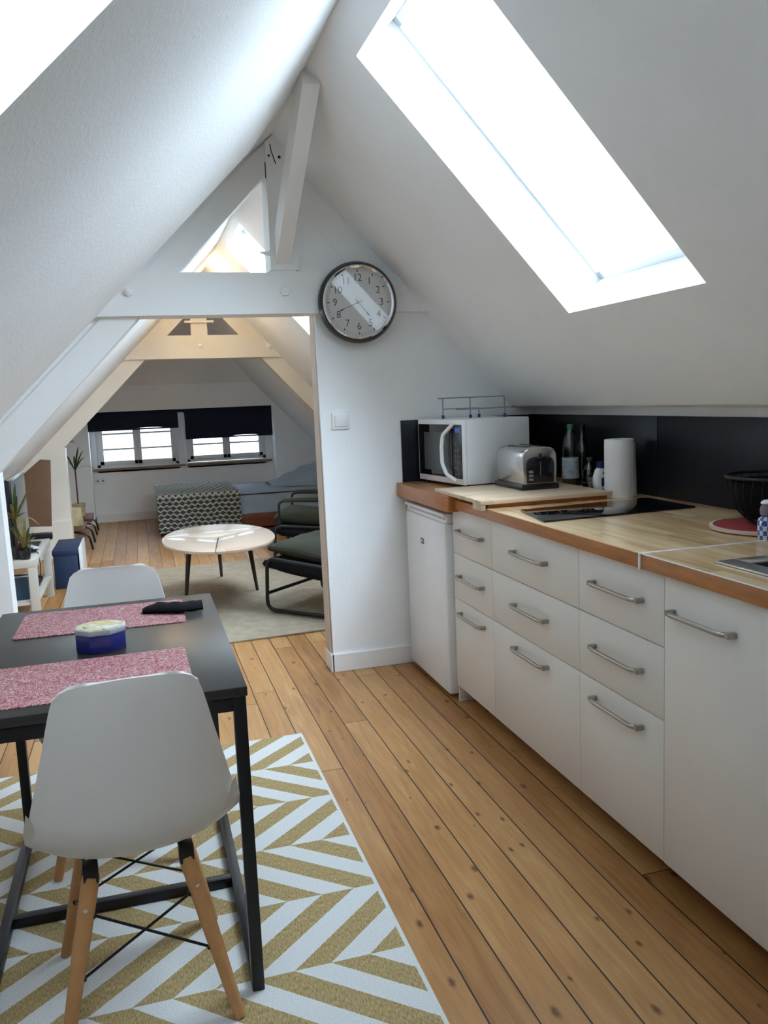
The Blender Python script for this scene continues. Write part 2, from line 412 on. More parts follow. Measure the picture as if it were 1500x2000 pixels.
def strip(mb, side, x0, x1, y0, y1, th=.24, zf=None):
    """slab of roof between x0 and x1 along y0..y1"""
    if side == 'R':
        zf = zf or zr; n = Vector((MR, 1)).normalized()*th
    else:
        zf = zf or zl; n = Vector((-1, 1)).normalized()*th
    a = (x0, zf(x0)); c = (x1, zf(x1))
    mb.prism([a, c, (c[0]+n.x, c[1]+n.y), (a[0]+n.x, a[1]+n.y)], 'Y', y0, y1)
def slab_hole(name, side, x0, x1, y0, y1, holes, zf=None):
    mb = MB(); y = y0
    for hx0, hx1, hy0, hy1 in holes:
        strip(mb, side, x0, x1, y, hy0, zf=zf); strip(mb, side, x0, hx0, hy0, hy1, zf=zf); strip(mb, side, hx1, x1, hy0, hy1, zf=zf); y = hy1
    strip(mb, side, x0, x1, y, y1, zf=zf)
    return struct(name, mb, plaster)
H1 = (.775, 1.535, 2.045, 2.82)        # skylight above the kitchen
H2 = (-.30, .42, .42, 1.24)           # skylight in the left slope
H5 = (1.02, 1.62, 4.42, 5.15)           # unseen skylight, added to brighten the far room
H3 = (.73, 1.50, 5.68, 6.53)           # skylight of the far room
slab_hole('ceiling_right', 'R', RX, 1.85, Y0, YT+.02, [H1])
slab_hole('ceiling_far_right', 'R', RX, XR2, YT+.02, 8.45, [H5, H3])
# left slope; the plaster swells towards the room and rolls back before it reaches the truss
def lift(y):
    t = min(max((y-2.60)/.80, 0), 1); t = t*t*(3-2*t)
    e = min(max((y-3.38)/.26, 0), 1); e = e*e*(3-2*e)
    return -.042*t + .077*e
mb = MB()
for a_, c_, y0_, y1_ in ((XL, RX, Y0, H2[2]), (XL, H2[0], H2[2], H2[3]), (H2[1], RX, H2[2], H2[3]), (XL, RX, H2[3], 2.55)): strip(mb, 'L', a_, c_, y0_, y1_)
def lf(u, v):
    x = XL + (RX-.20-XL)*u/.8 if u <= .8 else RX-.20+.20*(u-.8)/.2; y = 2.549 + (YT+.02-2.549)*v
    return Vector((x, y, zl(x) + lift(y)*1.4142*min(1, max(0, (RX-x)/.20))))
mb.grid(lf, 40, 80)
mb.grid(lambda u, v: lf(u, v) + Vector((-.12, 0, .12)), 40, 80, flip=True)
o = struct('ceiling_left', mb, plaster, smooth=True, recalc=False)
nfl = sum(1 for p in o.data.polygons if p.center.y > 2.95 and p.center.z < zl(p.center.x)+.10 and p.normal.z > 0)
if nfl > 500: o.data.flip_normals()
H4 = (-.55, .12, 4.45, 5.30)  # hidden left-slope skylight, added as fill light for the far room
slab_hole('ceiling_far_left', 'L', XL, RX, YT+.02, YG, [H4])
# knee return under the right slope (kitchen)
struct('trim_1', MB().prism([(1.845, zr(1.845)), (1.858, 1.288), (1.875, 1.281), (XR1, 1.281), (XR1+.1, 1.281), (XR1+.1, 1.45), (1.9, 1.55)], 'Y', Y0, YT+.02), plaster)
# lower ceiling of the last bay and the hip above the windows
zb = lambda x: 1.907 - 1.05*(x-1.104)
mb = MB(); strip(mb, 'R', .684, XR2, 8.46, YG, .1, zb); mb.box((.40, 8.46, 2.348), (.70, YG, 2.45))
struct('ceiling_last_bay', mb, plaster)
mb = MB(); mb.prism([(YG+.01, 1.61), (9.55, 2.36), (9.55, 2.5), (YG+.15, 1.75)], 'X', -.35, 1.75)
struct('ceiling_hip', mb, plaster)

struct('wall_right', MB().box((XR1, Y0, 0), (XR1+.1, YT, 1.4)), plaster)
struct('wall_far_right', MB().box((XR2, YT, 0), (XR2+.1, YW, 1.0)), plaster)
struct('wall_left', MB().box((XL-.1, Y0, 0), (XL, YW, 1.0)), plaster)
struct('wall_back', MB().prism([(XL-.1, 0), (XR1+.1, 0), (XR1+.1, 1.45), (RX, 2.8), (XL-.1, .8)], 'Y', Y0-.1, Y0), plaster)
# partition: right of the opening, up to the roof, and its little left stub
mb = MB()
mb.prism([(.856, 0), (XR2, 0), (XR2, .70), (2.09, 1.10), (2.09, 1.40), (1.75, 1.44), (1.2, zr(1.2)+.03), (RX+.03, zr(RX+.03)+.03), (.72, 1.90), (.848, 1.80)], 'Y', YT, YT+.13)
struct('wall_partition', mb, plaster)
mb = MB(); mb.prism([(XL, 0), (-.597, 0), (-.606, 1.15), (-.606, 1.25), (XL, .58)], 'Y', YT, YT+.13)
struct('wall_partition_left', mb, plaster)
struct('trim_2', MB().box((.846, YT+.02, 0), (.853, YT+.132, 1.80)), mat('jamb_wood', (.55, .47, .40), .6))
# gable with the window recess
RC = (-.565, 1.62, 0, 1.325)
mb = MB()
mb.box((XL, YG, 0), (RC[0], YG+.25, 1.75)); mb.box((RC[1], YG, 0), (XR2, YG+.25, 1.6)); mb.box((RC[0], YG, RC[3]), (RC[1], YG+.25, 1.75))
struct('wall_gable', mb, plaster)
W1 = (-.50, .455, .655, 1.28); W2 = (.56, 1.53, .665, 1.28)
mb = MB()
mb.box((RC[0], YW, 0), (RC[1], YW+.2, .62)); mb.box((RC[0], YW, .62), (W1[0], YW+.2, 1.33)); mb.box((W1[1], YW, .62), (W2[0], YW+.2, 1.33))
mb.box((W2[1], YW, .62), (RC[1], YW+.2, 1.33)); mb.box((RC[0], YW, 1.28), (RC[1], YW+.2, 1.40)); mb.box((W1[0], YW, .60), (W1[1], YW+.2, .66)); mb.box((W2[0], YW, .60), (W2[1], YW+.2, .66))
struct('wall_window', mb, plaster)

# skirting boards
def skirt(name, mb): return struct(name, mb, skirting_m)
skirt('baseboard_partition', MB().box((.846, YT-.013, 0), (XR1, YT+.002, .092), .003).box((.842, YT-.013, 0), (.858, YT+.135, .092), .003))
skirt('baseboard_window', MB().box((RC[0], YW-.014, 0), (RC[1], YW, .10)))
skirt('baseboard_gable', MB().box((XL, YG-.014, 0), (RC[0]+.014, YG, .09)).box((RC[0], YG-.014, 0), (RC[0]+.014, YW-.014, .09)))
skirt('baseboard_left', MB().box((XL, YT+.14, 0), (XL+.014, YG-.014, .09)))

# ---- truss one
def rafter(mb, side, y0, y1, off0, off1, x0, x1, sl=1.0):
    """member under the roof plane between vertical offsets off0..off1"""
    zf = zl if side == 'L' else zr
    mb.prism([(x0, zf(x0)-off0), (x1, zf(x1)-off0), (x1, zf(x1)-off1), (x0, zf(x0)-off1)], 'Y', y0, y1)
mb = MB(); mb.prism([(XL, zl(XL)), (.655, zl(.655)), (.655, 2.400), (.038, 1.757), (-.598, 1.104), (XL, .39)], 'Y', YT, YT+.14)
struct('trim_3', mb, paint)                                             # left principal rafter
mb = MB(); mb.prism([(-.163, 1.764), (1.425, 1.770), (1.245, 1.952), (.030, 1.955)], 'Y', YT-.035, YT+.12)
struct('trim_4', mb, paint)                                             # tie beam
mb = MB(); mb.prism([(.645, 1.965), (.775, 1.965), (.775, 2.47), (.72, 2.53), (.684, 2.56), (.650, 2.53)], 'Y', YT-.04, YT+.12)
mb.box((.652, YT-.03, 1.950), (.765, YT+.1, 1.97))
kp = struct('trim_5', mb, paint)                                             # king post
hd = mat('hole_dark', (.03, .03, .03), .8)
obj('crack', MB().tube([(.672, YT-.0405, 2.52), (.676, YT-.0405, 2.49), (.688, YT-.0405, 2.455), (.694, YT-.0405, 2.435)], .0022, 6).tube([(.6455, YT-.0395, 2.44), (.6450, YT-.0395, 2.37)], .0022, 6), hd, kp)
obj('peg_hole', MB().cyl((.712, YT-.041, 2.465), (.712, YT-.035, 2.465), .007, seg=12), hd, kp)
obj('peg_hole', MB().cyl((.664, YT-.041, 2.47), (.664, YT-.035, 2.47), .0055, seg=12), hd, kp)
mb = MB(); mb.prism([(.77, 2.475), (1.43, 1.755), (1.243, 1.955), (1.20, 1.955), (.77, 2.35)], 'Y', YT-.012, YT+.05)
mb = MB(); rafter(mb, 'R', YT-.003, YT+.02, 0, .20, .78, 1.26)
struct('trim_6', mb, paint)                                             # right rafter, flush in the wall
# brace from the king post up to the ridge
def beam_between(p0, p1, wx, dep):
    p0, p1 = Vector(p0), Vector(p1); d = (p1-p0).normalized(); xx = Vector((1, 0, 0)); nn = xx.cross(d).normalized()
    if nn.z > 0: nn = -nn
    t = bmesh.new(); vs = []
    for p in (p0, p1):
        for a, c in ((-1, 0), (1, 0), (1, 1), (-1, 1)): vs.append(t.verts.new(p + xx*a*wx/2 + nn*c*dep))
    for f in ((0,1,2,3), (7,6,5,4), (0,4,5,1), (1,5,6,2), (2,6,7,3), (3,7,4,0)): t.faces.new([vs[i] for i in f])
    return t
BR0, BR1, BRW, BRD = (.702, 4.08, 2.075), (.700, 3.24, 2.60), .064, .12
mb = MB(); mb.add(beam_between(BR0, BR1, BRW, BRD)); struct('trim_7', mb, paint)
# ---- truss two
Y2 = 8.30
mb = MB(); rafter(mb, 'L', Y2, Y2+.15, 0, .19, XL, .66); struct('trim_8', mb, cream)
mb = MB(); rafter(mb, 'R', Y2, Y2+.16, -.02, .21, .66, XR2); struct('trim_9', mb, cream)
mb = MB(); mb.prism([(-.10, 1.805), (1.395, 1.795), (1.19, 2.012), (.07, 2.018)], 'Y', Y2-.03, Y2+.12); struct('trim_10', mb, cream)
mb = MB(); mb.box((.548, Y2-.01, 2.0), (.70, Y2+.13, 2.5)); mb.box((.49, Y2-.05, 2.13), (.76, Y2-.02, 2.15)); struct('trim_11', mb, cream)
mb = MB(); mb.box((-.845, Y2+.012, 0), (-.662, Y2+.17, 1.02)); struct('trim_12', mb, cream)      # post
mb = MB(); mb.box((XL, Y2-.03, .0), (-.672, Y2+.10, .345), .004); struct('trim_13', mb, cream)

# ------------------------------------------------------------------ windows
def skylight(name, side, H, th=.24, zf=None):
    hx0, hx1, hy0, hy1 = H
    n = (Vector((MR, 0, 1)) if side == 'R' else Vector((-1, 0, 1))).normalized()
    d = (Vector((1, 0, -MR)) if side == 'R' else Vector((1, 0, 1))).normalized()
    zf = zf or (zr if side == 'R' else zl)
    p = Vector(((hx0+hx1)/2, (hy0+hy1)/2, zf((hx0+hx1)/2))) + n*(th-.03)
    L = (hx1-hx0)/abs(d.x); Wd = hy1-hy0
    M = Matrix((d, Vector((0, 1, 0)), d.cross(Vector((0, 1, 0))))).transposed().to_4x4(); M.translation = p
    r = bpy.data.objects.new(name, None); COL.objects.link(r); r.location = p; r['kind'] = 'structure'
    fw = .035; a, c = L/2, Wd/2
    mb = MB()
    for q0, q1 in (((-a, -c), (a, -c+fw)), ((-a, c-fw), (a, c)), ((-a, -c), (-a+fw, c)), ((a-fw, -c), (a, c))):
        mb.box((*q0, -.035), (*q1, .035), .003, M)
    obj('window_frame', mb, gloss_white, r)
    obj('pane', MB().box((-a+fw-.005, -c+fw-.005, -.004), (a-fw+.005, c-fw+.005, .004), 0, M), pane_m, r)
    hs = -1 if side == 'R' else 1
    hb = MB(); hb.box((hs*(a-.05)-.01, -.10, -.075*1), (hs*(a-.05)+.01, .10, -.055), .003, M)
    hb.box((hs*(a-.05)-.006, -.08, -.06), (hs*(a-.05)+.006, -.07, -.03), 0, M); hb.box((hs*(a-.05)-.006, .07, -.06), (hs*(a-.05)+.006, .08, -.03), 0, M)
    zz = d.cross(Vector((0, 1, 0)))
    obj('window_handle', hb, steel, r)
    # portal over the opening
    ins = -n
    ax = d; ay = Vector((0, 1, 0))
    if (ax.cross(ay)).dot(n) < 0: ax = -ax          # local +Z outward, light towards -Z
    portal('sky_portal', p + n*.06, ax, ay, L*1.05, Wd*1.05)
    return r
skylight('window_1', 'R', H1); skylight('window_2', 'L', H2); skylight('window_3', 'R', H3); skylight('added_skylight_right', 'R', H5); skylight('added_skylight_left', 'L', H4)

def casement(name, W, handle_side):
    x0, x1, z0, z1 = W
    r = bpy.data.objects.new(name, None); COL.objects.link(r); r.location = ((x0+x1)/2, YW+.05, z0); r['kind'] = 'structure'
    mb = MB(); f = .035; y0, y1 = YW+.03, YW+.09
    mb.box((x0, y0, z0), (x1, y1, z0+f)); mb.box((x0, y0, z1-f), (x1, y1, z1)); mb.box((x0, y0, z0), (x0+f, y1, z1)); mb.box((x1-f, y0, z0), (x1, y1, z1))
    obj('window_frame', mb, gloss_white, r)
    xm = (x0+x1)/2
    for a, c in ((x0+f, xm), (xm, x1-f)):
        mb = MB(); g = .045; ya, yb = YW+.005, YW+.045
        mb.box((a, ya, z0+f), (c, yb, z0+f+g), .003); mb.box((a, ya, z1-f-g), (c, yb, z1-f), .003); mb.box((a, ya, z0+f), (a+g, yb, z1-f), .003); mb.box((c-g, ya, z0+f), (c, yb, z1-f), .003)
        s = obj('sash', mb, gloss_white, r)
        hh = (z1-z0-2*f)/3
        mb = MB()
        for k_ in (1, 2): mb.box((a+g-.01, ya+.012, z0+f+hh*k_-.010), (c-g+.01, ya+.03, z0+f+hh*k_+.010))
        obj('glazing_bar', mb, gloss_white, s)
        obj('pane', MB().box((a+g-.005, YW+.025, z0+f+g-.005), (c-g+.005, YW+.029, z1-f-g+.005)), pane_m, s)
    obj('window_handle', MB().box((xm-.006, YW-.03, z0+.22), (xm+.006, YW-.018, z0+.32), .003).box((xm-.006, YW-.025, z0+.31), (xm+.006, YW+.005, z0+.325)), steel, r)
    portal('window_portal', ((x0+x1)/2, YW+.22, (z0+z1)/2), (1, 0, 0), (0, 0, -1), x1-x0, z1-z0)
    return r
casement('window_4', W1, 1); casement('window_5', W2, 1)
struct('trim_14', MB().box((RC[0]+.01, YW-.05, .628), (RC[1]-.02, YW+.01, .650), .004), mat('sill_wood', (.22, .13, .08), .4))

# blinds
def blind(x0, x1, zt, zbm, label):
    t = thing('roller_blind', label, 'blind', ((x0+x1)/2, YG+.0, zt), group='roller blinds over the far windows')
    y = YG+.05
    def fn(u, v):
        return Vector((x0+(x1-x0)*u, y+.006*math.sin(v*9+u*3), zt-(zt-zbm)*v - .012*math.sin(u*math.pi*2.2)*v))
    obj('blind_fabric', MB().grid(fn, 30, 10, thick=.002), navy, t)
    obj('roller_tube', MB().cyl((x0, y+.025, zt-.005), (x1, y+.025, zt-.005), .02), navy, t)
    obj('bottom_bar', MB().box((x0, y-.006, zbm-.012), (x1, y+.006, zbm+.006), .002), navy, t)
    return t
blind(-.60, .468, 1.318, 1.115, 'dark navy roller blind on the left window, rolled up higher and letting in more daylight')
blind(.545, 1.60, 1.335, .970, 'dark navy roller blind on the right window, pulled further down towards the bed')
mb = MB(); mb.tube([(.512, YG+.03, 1.30), (.520, YG+.03, .95), (.535, YG+.03, .55)], .004, 6)
mb.lathe([(0, 0), (.008, .01), (.006, .03), (0, .035)], (.535, YG+.03, .52), 10)
tag(obj('blind_cord', mb, white_plastic), 'thin white pull cord hanging between the two navy blinds', 'cord')

# ------------------------------------------------------------------ kitchen
XF = 1.277                        # plane of the cabinet fronts
def handle(parent, yc, z, x=XF, L=.128):
    mb = MB(); x1 = x-.028
    mb.tube([(x+.001, yc-L, z), (x1, yc-L+.018, z), (x1, yc+L-.018, z), (x+.001, yc+L, z)], .0065, 10, .012)
    mb.box((x-.026, yc-L-.004, z-.007), (x+.001, yc-L+.010, z+.007), .002); mb.box((x-.026, yc+L-.010, z-.007), (x+.001, yc+L+.004, z+.007), .002)
    obj('handle', mb, nickel, parent)
def cabinet(y0, y1, rows, label):
    t = thing('base_cabinet', label, 'cabinet', ((XF+XR1)/2, (y0+y1)/2, 0), group='white base cabinets under the worktop')
    obj('cabinet_body', MB().box((XF+.02, y0+.001, .08), (XR1-.005, y1-.001, .878)), cab_m, t)
    z = .876
    for h, kind in rows:
        d = obj(kind, MB().box((XF, y0+.0012, z-h+.0032), (XF+.0185, y1-.0012, z), .0012), cab_m, t)
        hz = z-.09 if h < .3 else z-.052
        handle(d, (y0+y1)/2, hz)
        z -= h
    for yy in (y0+.05, y1-.03):
        obj('foot', MB().cyl((XF+.17, yy, 0), (XF+.17, yy, .081), .018), black_plastic, t)
    return t
cabinet(2.980, 3.397, ((.198, 'drawer'), (.20, 'drawer'), (.40, 'drawer')), 'narrow white three-front base cabinet right beside the small fridge')
cabinet(2.303, 2.980, ((.198, 'drawer'), (.20, 'drawer'), (.40, 'drawer')), 'wide white drawer cabinet under the left side of the cooktop, second from the fridge')
cabinet(1.857, 2.303, ((.198, 'drawer'), (.20, 'drawer'), (.40, 'drawer')), 'white drawer cabinet under the worktop joint, between the wide drawers and the tall door')
# sink cabinets with full-height doors
t = thing('base_cabinet', 'white base cabinet with one full-height door under the sink, at the photo right edge', 'cabinet', ((XF+XR1)/2, 1.62, 0), group='white base cabinets under the worktop')
obj('cabinet_body', MB().box((XF+.02, 1.335, .08), (XR1-.005, 1.856, .70)).box((XF+.02, 1.335, .70), (XF+.035, 1.856, .878)).box((XF+.02, 1.335, .70), (XR1-.005, 1.35, .878)).box((XF+.02, 1.84, .70), (XR1-.005, 1.856, .878)), cab_m, t)
d = obj('door', MB().box((XF, 1.336, .08), (XF+.0185, 1.8555, .876), .0012), cab_m, t); handle(d, 1.70, .786, L=.118)
# plinth seen beyond the fridge
struct('trim_15', MB().box((XF+.12, 1.0, 0), (XF+.135, 3.36, .078)), mat('plinth', (.10, .07, .055), .6))
tag(obj('end_panel', MB().box((XF+.01, 3.3985, 0), (XF+.08, 3.412, .87), .001), gloss_white), 'slim white filler panel standing between fridge and drawers', 'panel')

# worktops
mb = MB(); t_ = bmesh.new()
def worktop(name, y0, y1, z0, z1, x0, top_m, label, hole=None):
    r = thing(name, label, 'worktop', (x0, (y0+y1)/2, z0), group=None)
    b_ = MB()
    if hole:
        hx0, hx1, hy0, hy1 = hole
        b_.box((x0+.004, y0, z0), (hx0, y1, z1)); b_.box((hx1, y0, z0), (XR1-.001, y1, z1)); b_.box((hx0, y0, z0), (hx1, hy0, z1)); b_.box((hx0, hy1, z0), (hx1, y1, z1))
    else: b_.box((x0+.004, y0, z0), (XR1-.001, y1, z1))
    obj('slab', b_, top_m, r)
    obj('front_edge', MB().box((x0, y0, z0), (x0+.005, y1, z1-.0005), .0008), edge_wood, r)
    return r
w = worktop('worktop', 1.936, 3.316, .880, .920, 1.254, butcher, 'long beech butcher-block worktop carrying the black cooktop')
w = worktop('worktop', .9, 1.928, .880, .920, 1.254, butcher, 'beech worktop section holding the sink, nearest the camera', (1.37, 1.83, 1.15, 1.72))
w = worktop('worktop', 3.318, YT-.002, .868, .935, 1.222, butcher_dark, 'thicker oiled wooden worktop above the fridge, under the microwave')
obj('side_edge', MB().box((1.222, 3.316, .868), (1.30, 3.3185, .935)), edge_wood, w)
mb = MB(); mb.box((1.250, 1.928, .878), (1.2545, 1.936, .9215)); mb.box((1.250, 1.927, .919), (XR1-.004, 1.937, .9222), .0008)
tag(obj('joint_strip', mb, gloss_white), 'thin white metal strip covering the joint between two worktops', 'strip')
mb = MB().box((1.2525, .9, .9195), (1.2575, 1.927, .9218), .0008)
tag(obj('edge_strip', mb, gloss_white), 'thin pale strip along the front edge of the sink worktop', 'strip')

# backsplash
t = thing('backsplash', 'glossy black backsplash panels running along the wall behind the worktop', 'backsplash', (XR1, 2.6, .92))
bs = mat('black_laminate', (.007, .009, .014), .30, var=.1, vscale=2, spec=.22)
obj('panel', MB().box((XR1-.010, 2.925, .921), (XR1-.001, YT-.001, 1.243), .0008), bs, t)
obj('panel', MB().box((XR1-.010, .9, .921), (XR1-.001, 2.921, 1.243), .0008), bs, t)
obj('panel', MB().box((1.254, YT-.012, .936), (XR1-.011, YT-.001, 1.243), .0008), bs, t)

# fridge
FX, FY0, FY1 = 1.250, 3.425, 3.985
t = thing('fridge', 'small white under-counter fridge standing beside the partition wall', 'fridge', (1.5, 3.7, 0))
obj('cabinet_body', MB().box((FX+.055, FY0, .03), (XR1-.08, FY1, .842), .006), gloss_white, t)
d = obj('door', MB().box((FX, FY0, .025), (FX+.05, FY1, .80), .012, seg=3), gloss_white, t)
obj('handle_trim', MB().prism([(FX+.006, .802), (FX+.05, .802), (FX+.05, .845), (FX-.004, .845), (FX-.006, .832), (FX+.012, .822)], 'Y', FY0, FY1, bev=.003), white_plastic, d)
obj('recess', MB().box((FX+.010, FY0+.02, .800), (FX+.04, FY1-.05, .822)), mat('trim_grey', (.38, .39, .40), .5), d)
obj('badge', MB().box((FX-.0012, 3.715, .668), (FX+.002, 3.757, .694)), black_plastic, d)
obj('badge_mark', MB().box((FX-.0018, 3.722, .674), (FX-.001, 3.730, .688)).box((FX-.0018, 3.734, .682), (FX-.001, 3.750, .688)).box((FX-.0018, 3.744, .674), (FX-.001, 3.750, .686)), white_plastic, d)
obj('seal', MB().box((FX+.049, FY0+.004, .03), (FX+.056, FY1-.004, .84)), mat('seal_grey', (.12, .14, .15), .7), t)
for yy in (FY0+.05, FY1-.05): obj('foot', MB().cyl((FX+.09, yy, 0), (FX+.09, yy, .032), .018), black_plastic, t)

# cooktop
t = thing('cooktop', 'black glass cooktop set into the beech worktop', 'cooktop', (1.6, 2.7, .92))
obj('glass_top', MB().prism([(1.283, 2.545), (1.338, 2.842), (1.905, 2.885), (1.900, 2.578)], 'Z', .9205, .927, bev=.0012), dark_glass, t)
# sink
t = thing('sink', 'stainless steel sink at the photo right edge, dark basin inside', 'sink', (1.6, 1.45, .92))
mb = MB()
for a, c in (((1.343, 1.12), (1.40, 1.745)), ((1.80, 1.12), (1.86, 1.745)), ((1.40, 1.12), (1.80, 1.18)), ((1.40, 1.69), (1.80, 1.745))):
    mb.box((*a, .9205), (*c, .9255), .0015)
obj('rim', mb, steel, t)
mb = MB(); mb.box((1.385, 1.165, .76), (1.815, 1.705, .764)); mb.box((1.385, 1.165, .76), (1.39, 1.705, .922)); mb.box((1.81, 1.165, .76), (1.815, 1.705, .922)); mb.box((1.385, 1.165, .76), (1.815, 1.17, .922)); mb.box((1.385, 1.70, .76), (1.815, 1.705, .922))
obj('basin', mb, mat('basin_steel', (.20, .20, .21), .3, .9), t)
obj('drain', MB().cyl((1.6, 1.45, .764), (1.6, 1.45, .767), .04), chrome, t)

# cutting board
t = thing('cutting_board', 'large pale wooden board on the worktop edge, under the toaster', 'board', (1.5, 3.2, .92))
obj('board_top', MB().prism([(1.236, 2.975), (1.236, 3.50), (1.79, 3.50), (1.79, 2.975)], 'Z', .9365, .952, bev=.001), board_wood, t)
obj('front_lip', MB().box((1.232, 2.968, .914), (1.256-.004, 3.05, .9515), .001).box((1.234, 2.966, .9365), (1.80, 2.975, .9515), .001), board_wood, t)
obj('under_rail', MB().box((1.27, 2.985, .9205), (1.785, 3.01, .936)), edge_wood, t); obj('under_rail', MB().box((1.27, 3.28, .9205), (1.785, 3.31, .936)), edge_wood, t)

# microwave (local coordinates: front faces -x, width along y)
MWL = (1.392, 3.530, .935); MWA = math.radians(8.0)
t = thing('microwave', 'white microwave with black door window and white handle beside the black panel', 'microwave', MWL, MWA)
WM, DM, HM, FT = .455, .35, .295, .016
L_ = dict(local=True)
obj('body', MB().box((.016, 0, FT), (DM, WM, FT+HM), .006), white_plastic, t, **L_)
d = obj('front_panel', MB().box((0, 0, FT), (.018, WM, FT+HM), .005), white_plastic, t, **L_)
obj('door_glass', MB().box((-.003, .105, FT+.028), (.004, WM-.012, FT+HM-.022), .002), dark_glass, t, **L_)
obj('door_mesh', MB().box((-.0036, .16, FT+.055), (0, WM-.07, FT+HM-.06), .001), mat('mw_mesh', (.07, .08, .085), .35), t, **L_)
cp = obj('control_panel', MB().box((-.0028, .018, FT+.028), (.004, .101, FT+HM-.022), .001), black_plastic, t, **L_)
obj('display', MB().box((-.0036, .028, FT+HM-.058), (0, .075, FT+HM-.036)), mat('mw_display', (.02, .06, .25), .3, emis=((.05, .2, .9), .12)), cp, local=True)
mb = MB()
for i in range(6):
    for j in range(3): mb.box((-.0045, .028+j*.019, FT+.045+i*.027), (-.002, .040+j*.019, FT+.053+i*.027), .001)
obj('buttons', mb, mat('mw_buttons', (.08, .08, .08), .5), cp, local=True)
hp = [(-.003, .088, FT+HM-.018), (-.026, .150, FT+HM-.07), (-.028, .160, FT+.17), (-.028, .158, FT+.095), (-.026, .120, FT+.045), (-.003, .070, FT+.016)]
mb = MB(); mb.tube(hp, .0095, 12, .014); obj('door_handle', mb, white_plastic, t, **L_)
obj('keypad_curve', MB().prism([(.105, FT+.03), (.137, FT+.07), (.148, FT+.12), (.148, FT+.19), (.130, FT+.24), (.105, FT+HM-.024)], 'X', -.0045, -.0025), mat('mw_panel', (.03, .033, .037), .25), t, **L_)
for (a, c) in ((.03, .03), (.03, WM-.03), (DM-.03, .03), (DM-.03, WM-.03)): obj('foot', MB().cyl((a, c, 0), (a, c, FT+.002), .012), black_plastic, t, **L_)
mb = MB()
for i in range(3): mb.box((.17, -.0012, FT+.075+i*.013), (.30, .001, FT+.079+i*.013), .0004)
obj('side_vent', mb, mat('vent_grey', (.60, .62, .64), .5), t, **L_)

# wire rack on the microwave
zt_ = MWL[2]+FT+HM
t = thing('wire_rack', 'thin chrome wire rack with blue feet on top of the microwave', 'rack', (1.40, 3.7, zt_))
A = [(1.400, 3.80), (1.440, 3.62), (1.62, 3.78), (1.66, 3.60)]
RA = Matrix.Rotation(MWA, 4, 'Z')
def mw(x, y, z=0): return RA @ Vector((x, y, z)) + Vector(MWL)
q = [mw(.06, .30, FT+HM), mw(.12, .10, FT+HM), mw(.20, .30, FT+HM), mw(.28, .10, FT+HM)]
wire = mat('wire_steel', (.35, .36, .38), .3, .9)
up1, up2 = Vector((0, 0, .098)), Vector((0, 0, .046))
mb = MB(); mb.tube([q[0]+Vector((-.02, .01, .098)), q[2]*.5+q[3]*.5+up1+Vector((.02, 0, 0))], .0032, 6); obj('top_rail', mb, wire, t)
mb = MB(); mb.tube([q[1]+up2+Vector((-.08, .03, -.002)), q[3]+up2+Vector((.05, 0, 0))], .0032, 6); obj('lower_rail', mb, wire, t)
tops = [q[0]+up1, q[0]*.5+q[3]*.5+up1, q[2]*.5+q[3]*.5+up1]
ft = [q[0], q[0]*.55+q[3]*.45, q[2]*.7+q[3]*.3, q[3]]
for i, p in enumerate(ft):
    top = p + (up1 if i in (0, 1, 3) else up2)
    mb = MB(); mb.tube([p+Vector((0, 0, .012)), top], .0028, 6); w_ = obj('upright', mb, wire, t)
    obj('rubber_foot', MB().cyl(p+Vector((0, 0, .0005)), p+Vector((0, 0, .017)), .0065), rubber_blue, w_)
mb = MB(); mb.tube([ft[0]+up1, ft[1]+up1, ft[3]+up1], .0028, 6); mb.tube([ft[0]+up2, ft[2]+up2], .0028, 6); obj('cross_wire', mb, wire, t)

# toaster
TX0, TX1, TY0, TY1, TZ = 1.512, 1.672, 3.185, 3.455, .952
t = thing('toaster', 'brushed steel two-slot toaster with black base on the wooden board', 'toaster', ((TX0+TX1)/2, (TY0+TY1)/2, TZ))
obj('base', MB().box((TX0-.006, TY0-.006, TZ), (TX1+.006, TY1+.006, TZ+.024), .006), black_plastic, t)
xm, hw_ = (TX0+TX1)/2, (TX1-TX0)/2
pr = []
for i in range(13):
    a = math.pi*i/12
    pr.append((xm + hw_*math.copysign(abs(math.cos(a))**.55, math.cos(a)), TZ+.024+.088+.066*math.sin(a)**.55))
pr = [(TX1-.004, TZ+.022)] + pr + [(TX0+.004, TZ+.022)]
steel_b = mat('toaster_steel', (.60, .59, .58), .22, 1.0, bump=.05, bscale=60)
obj('shell', MB().prism(pr, 'Y', TY0, TY1, bev=.005), steel_b, t, ang=50)
pin = [(xm+(p[0]-xm)*.80, TZ+.03+(p[1]-TZ-.024)*.70) for p in pr]
fp = obj('front_plate', MB().prism(pin, 'Y', TY0-.004, TY0+.002, bev=.0012), mat('toaster_front', (.045, .047, .05), .12, .7), t, ang=50)
obj('lever', MB().box((xm-.018, TY0-.022, TZ+.125), (xm+.020, TY0-.002, TZ+.140), .004).box((xm-.003, TY0-.012, TZ+.118), (xm+.003, TY0-.002, TZ+.152), .001), black_plastic, t)
obj('lever_track', MB().box((xm-.0018, TY0-.0052, TZ+.06), (xm+.0018, TY0-.0035, TZ+.128)), steel, fp)
obj('browning_dial', MB().cyl((xm+.038, TY0-.016, TZ+.062), (xm+.038, TY0-.002, TZ+.062), .011), black_plastic, t)
for i in range(3): obj('button', MB().box((xm-.054, TY0-.009, TZ+.040+i*.016), (xm-.034, TY0-.003, TZ+.050+i*.016), .002), steel, t)
for s_ in (-.028, .028): obj('slot', MB().box((xm+s_-.011, TY0+.05, TZ+.176), (xm+s_+.011, TY1-.04, TZ+.1795)), black_plastic, t)

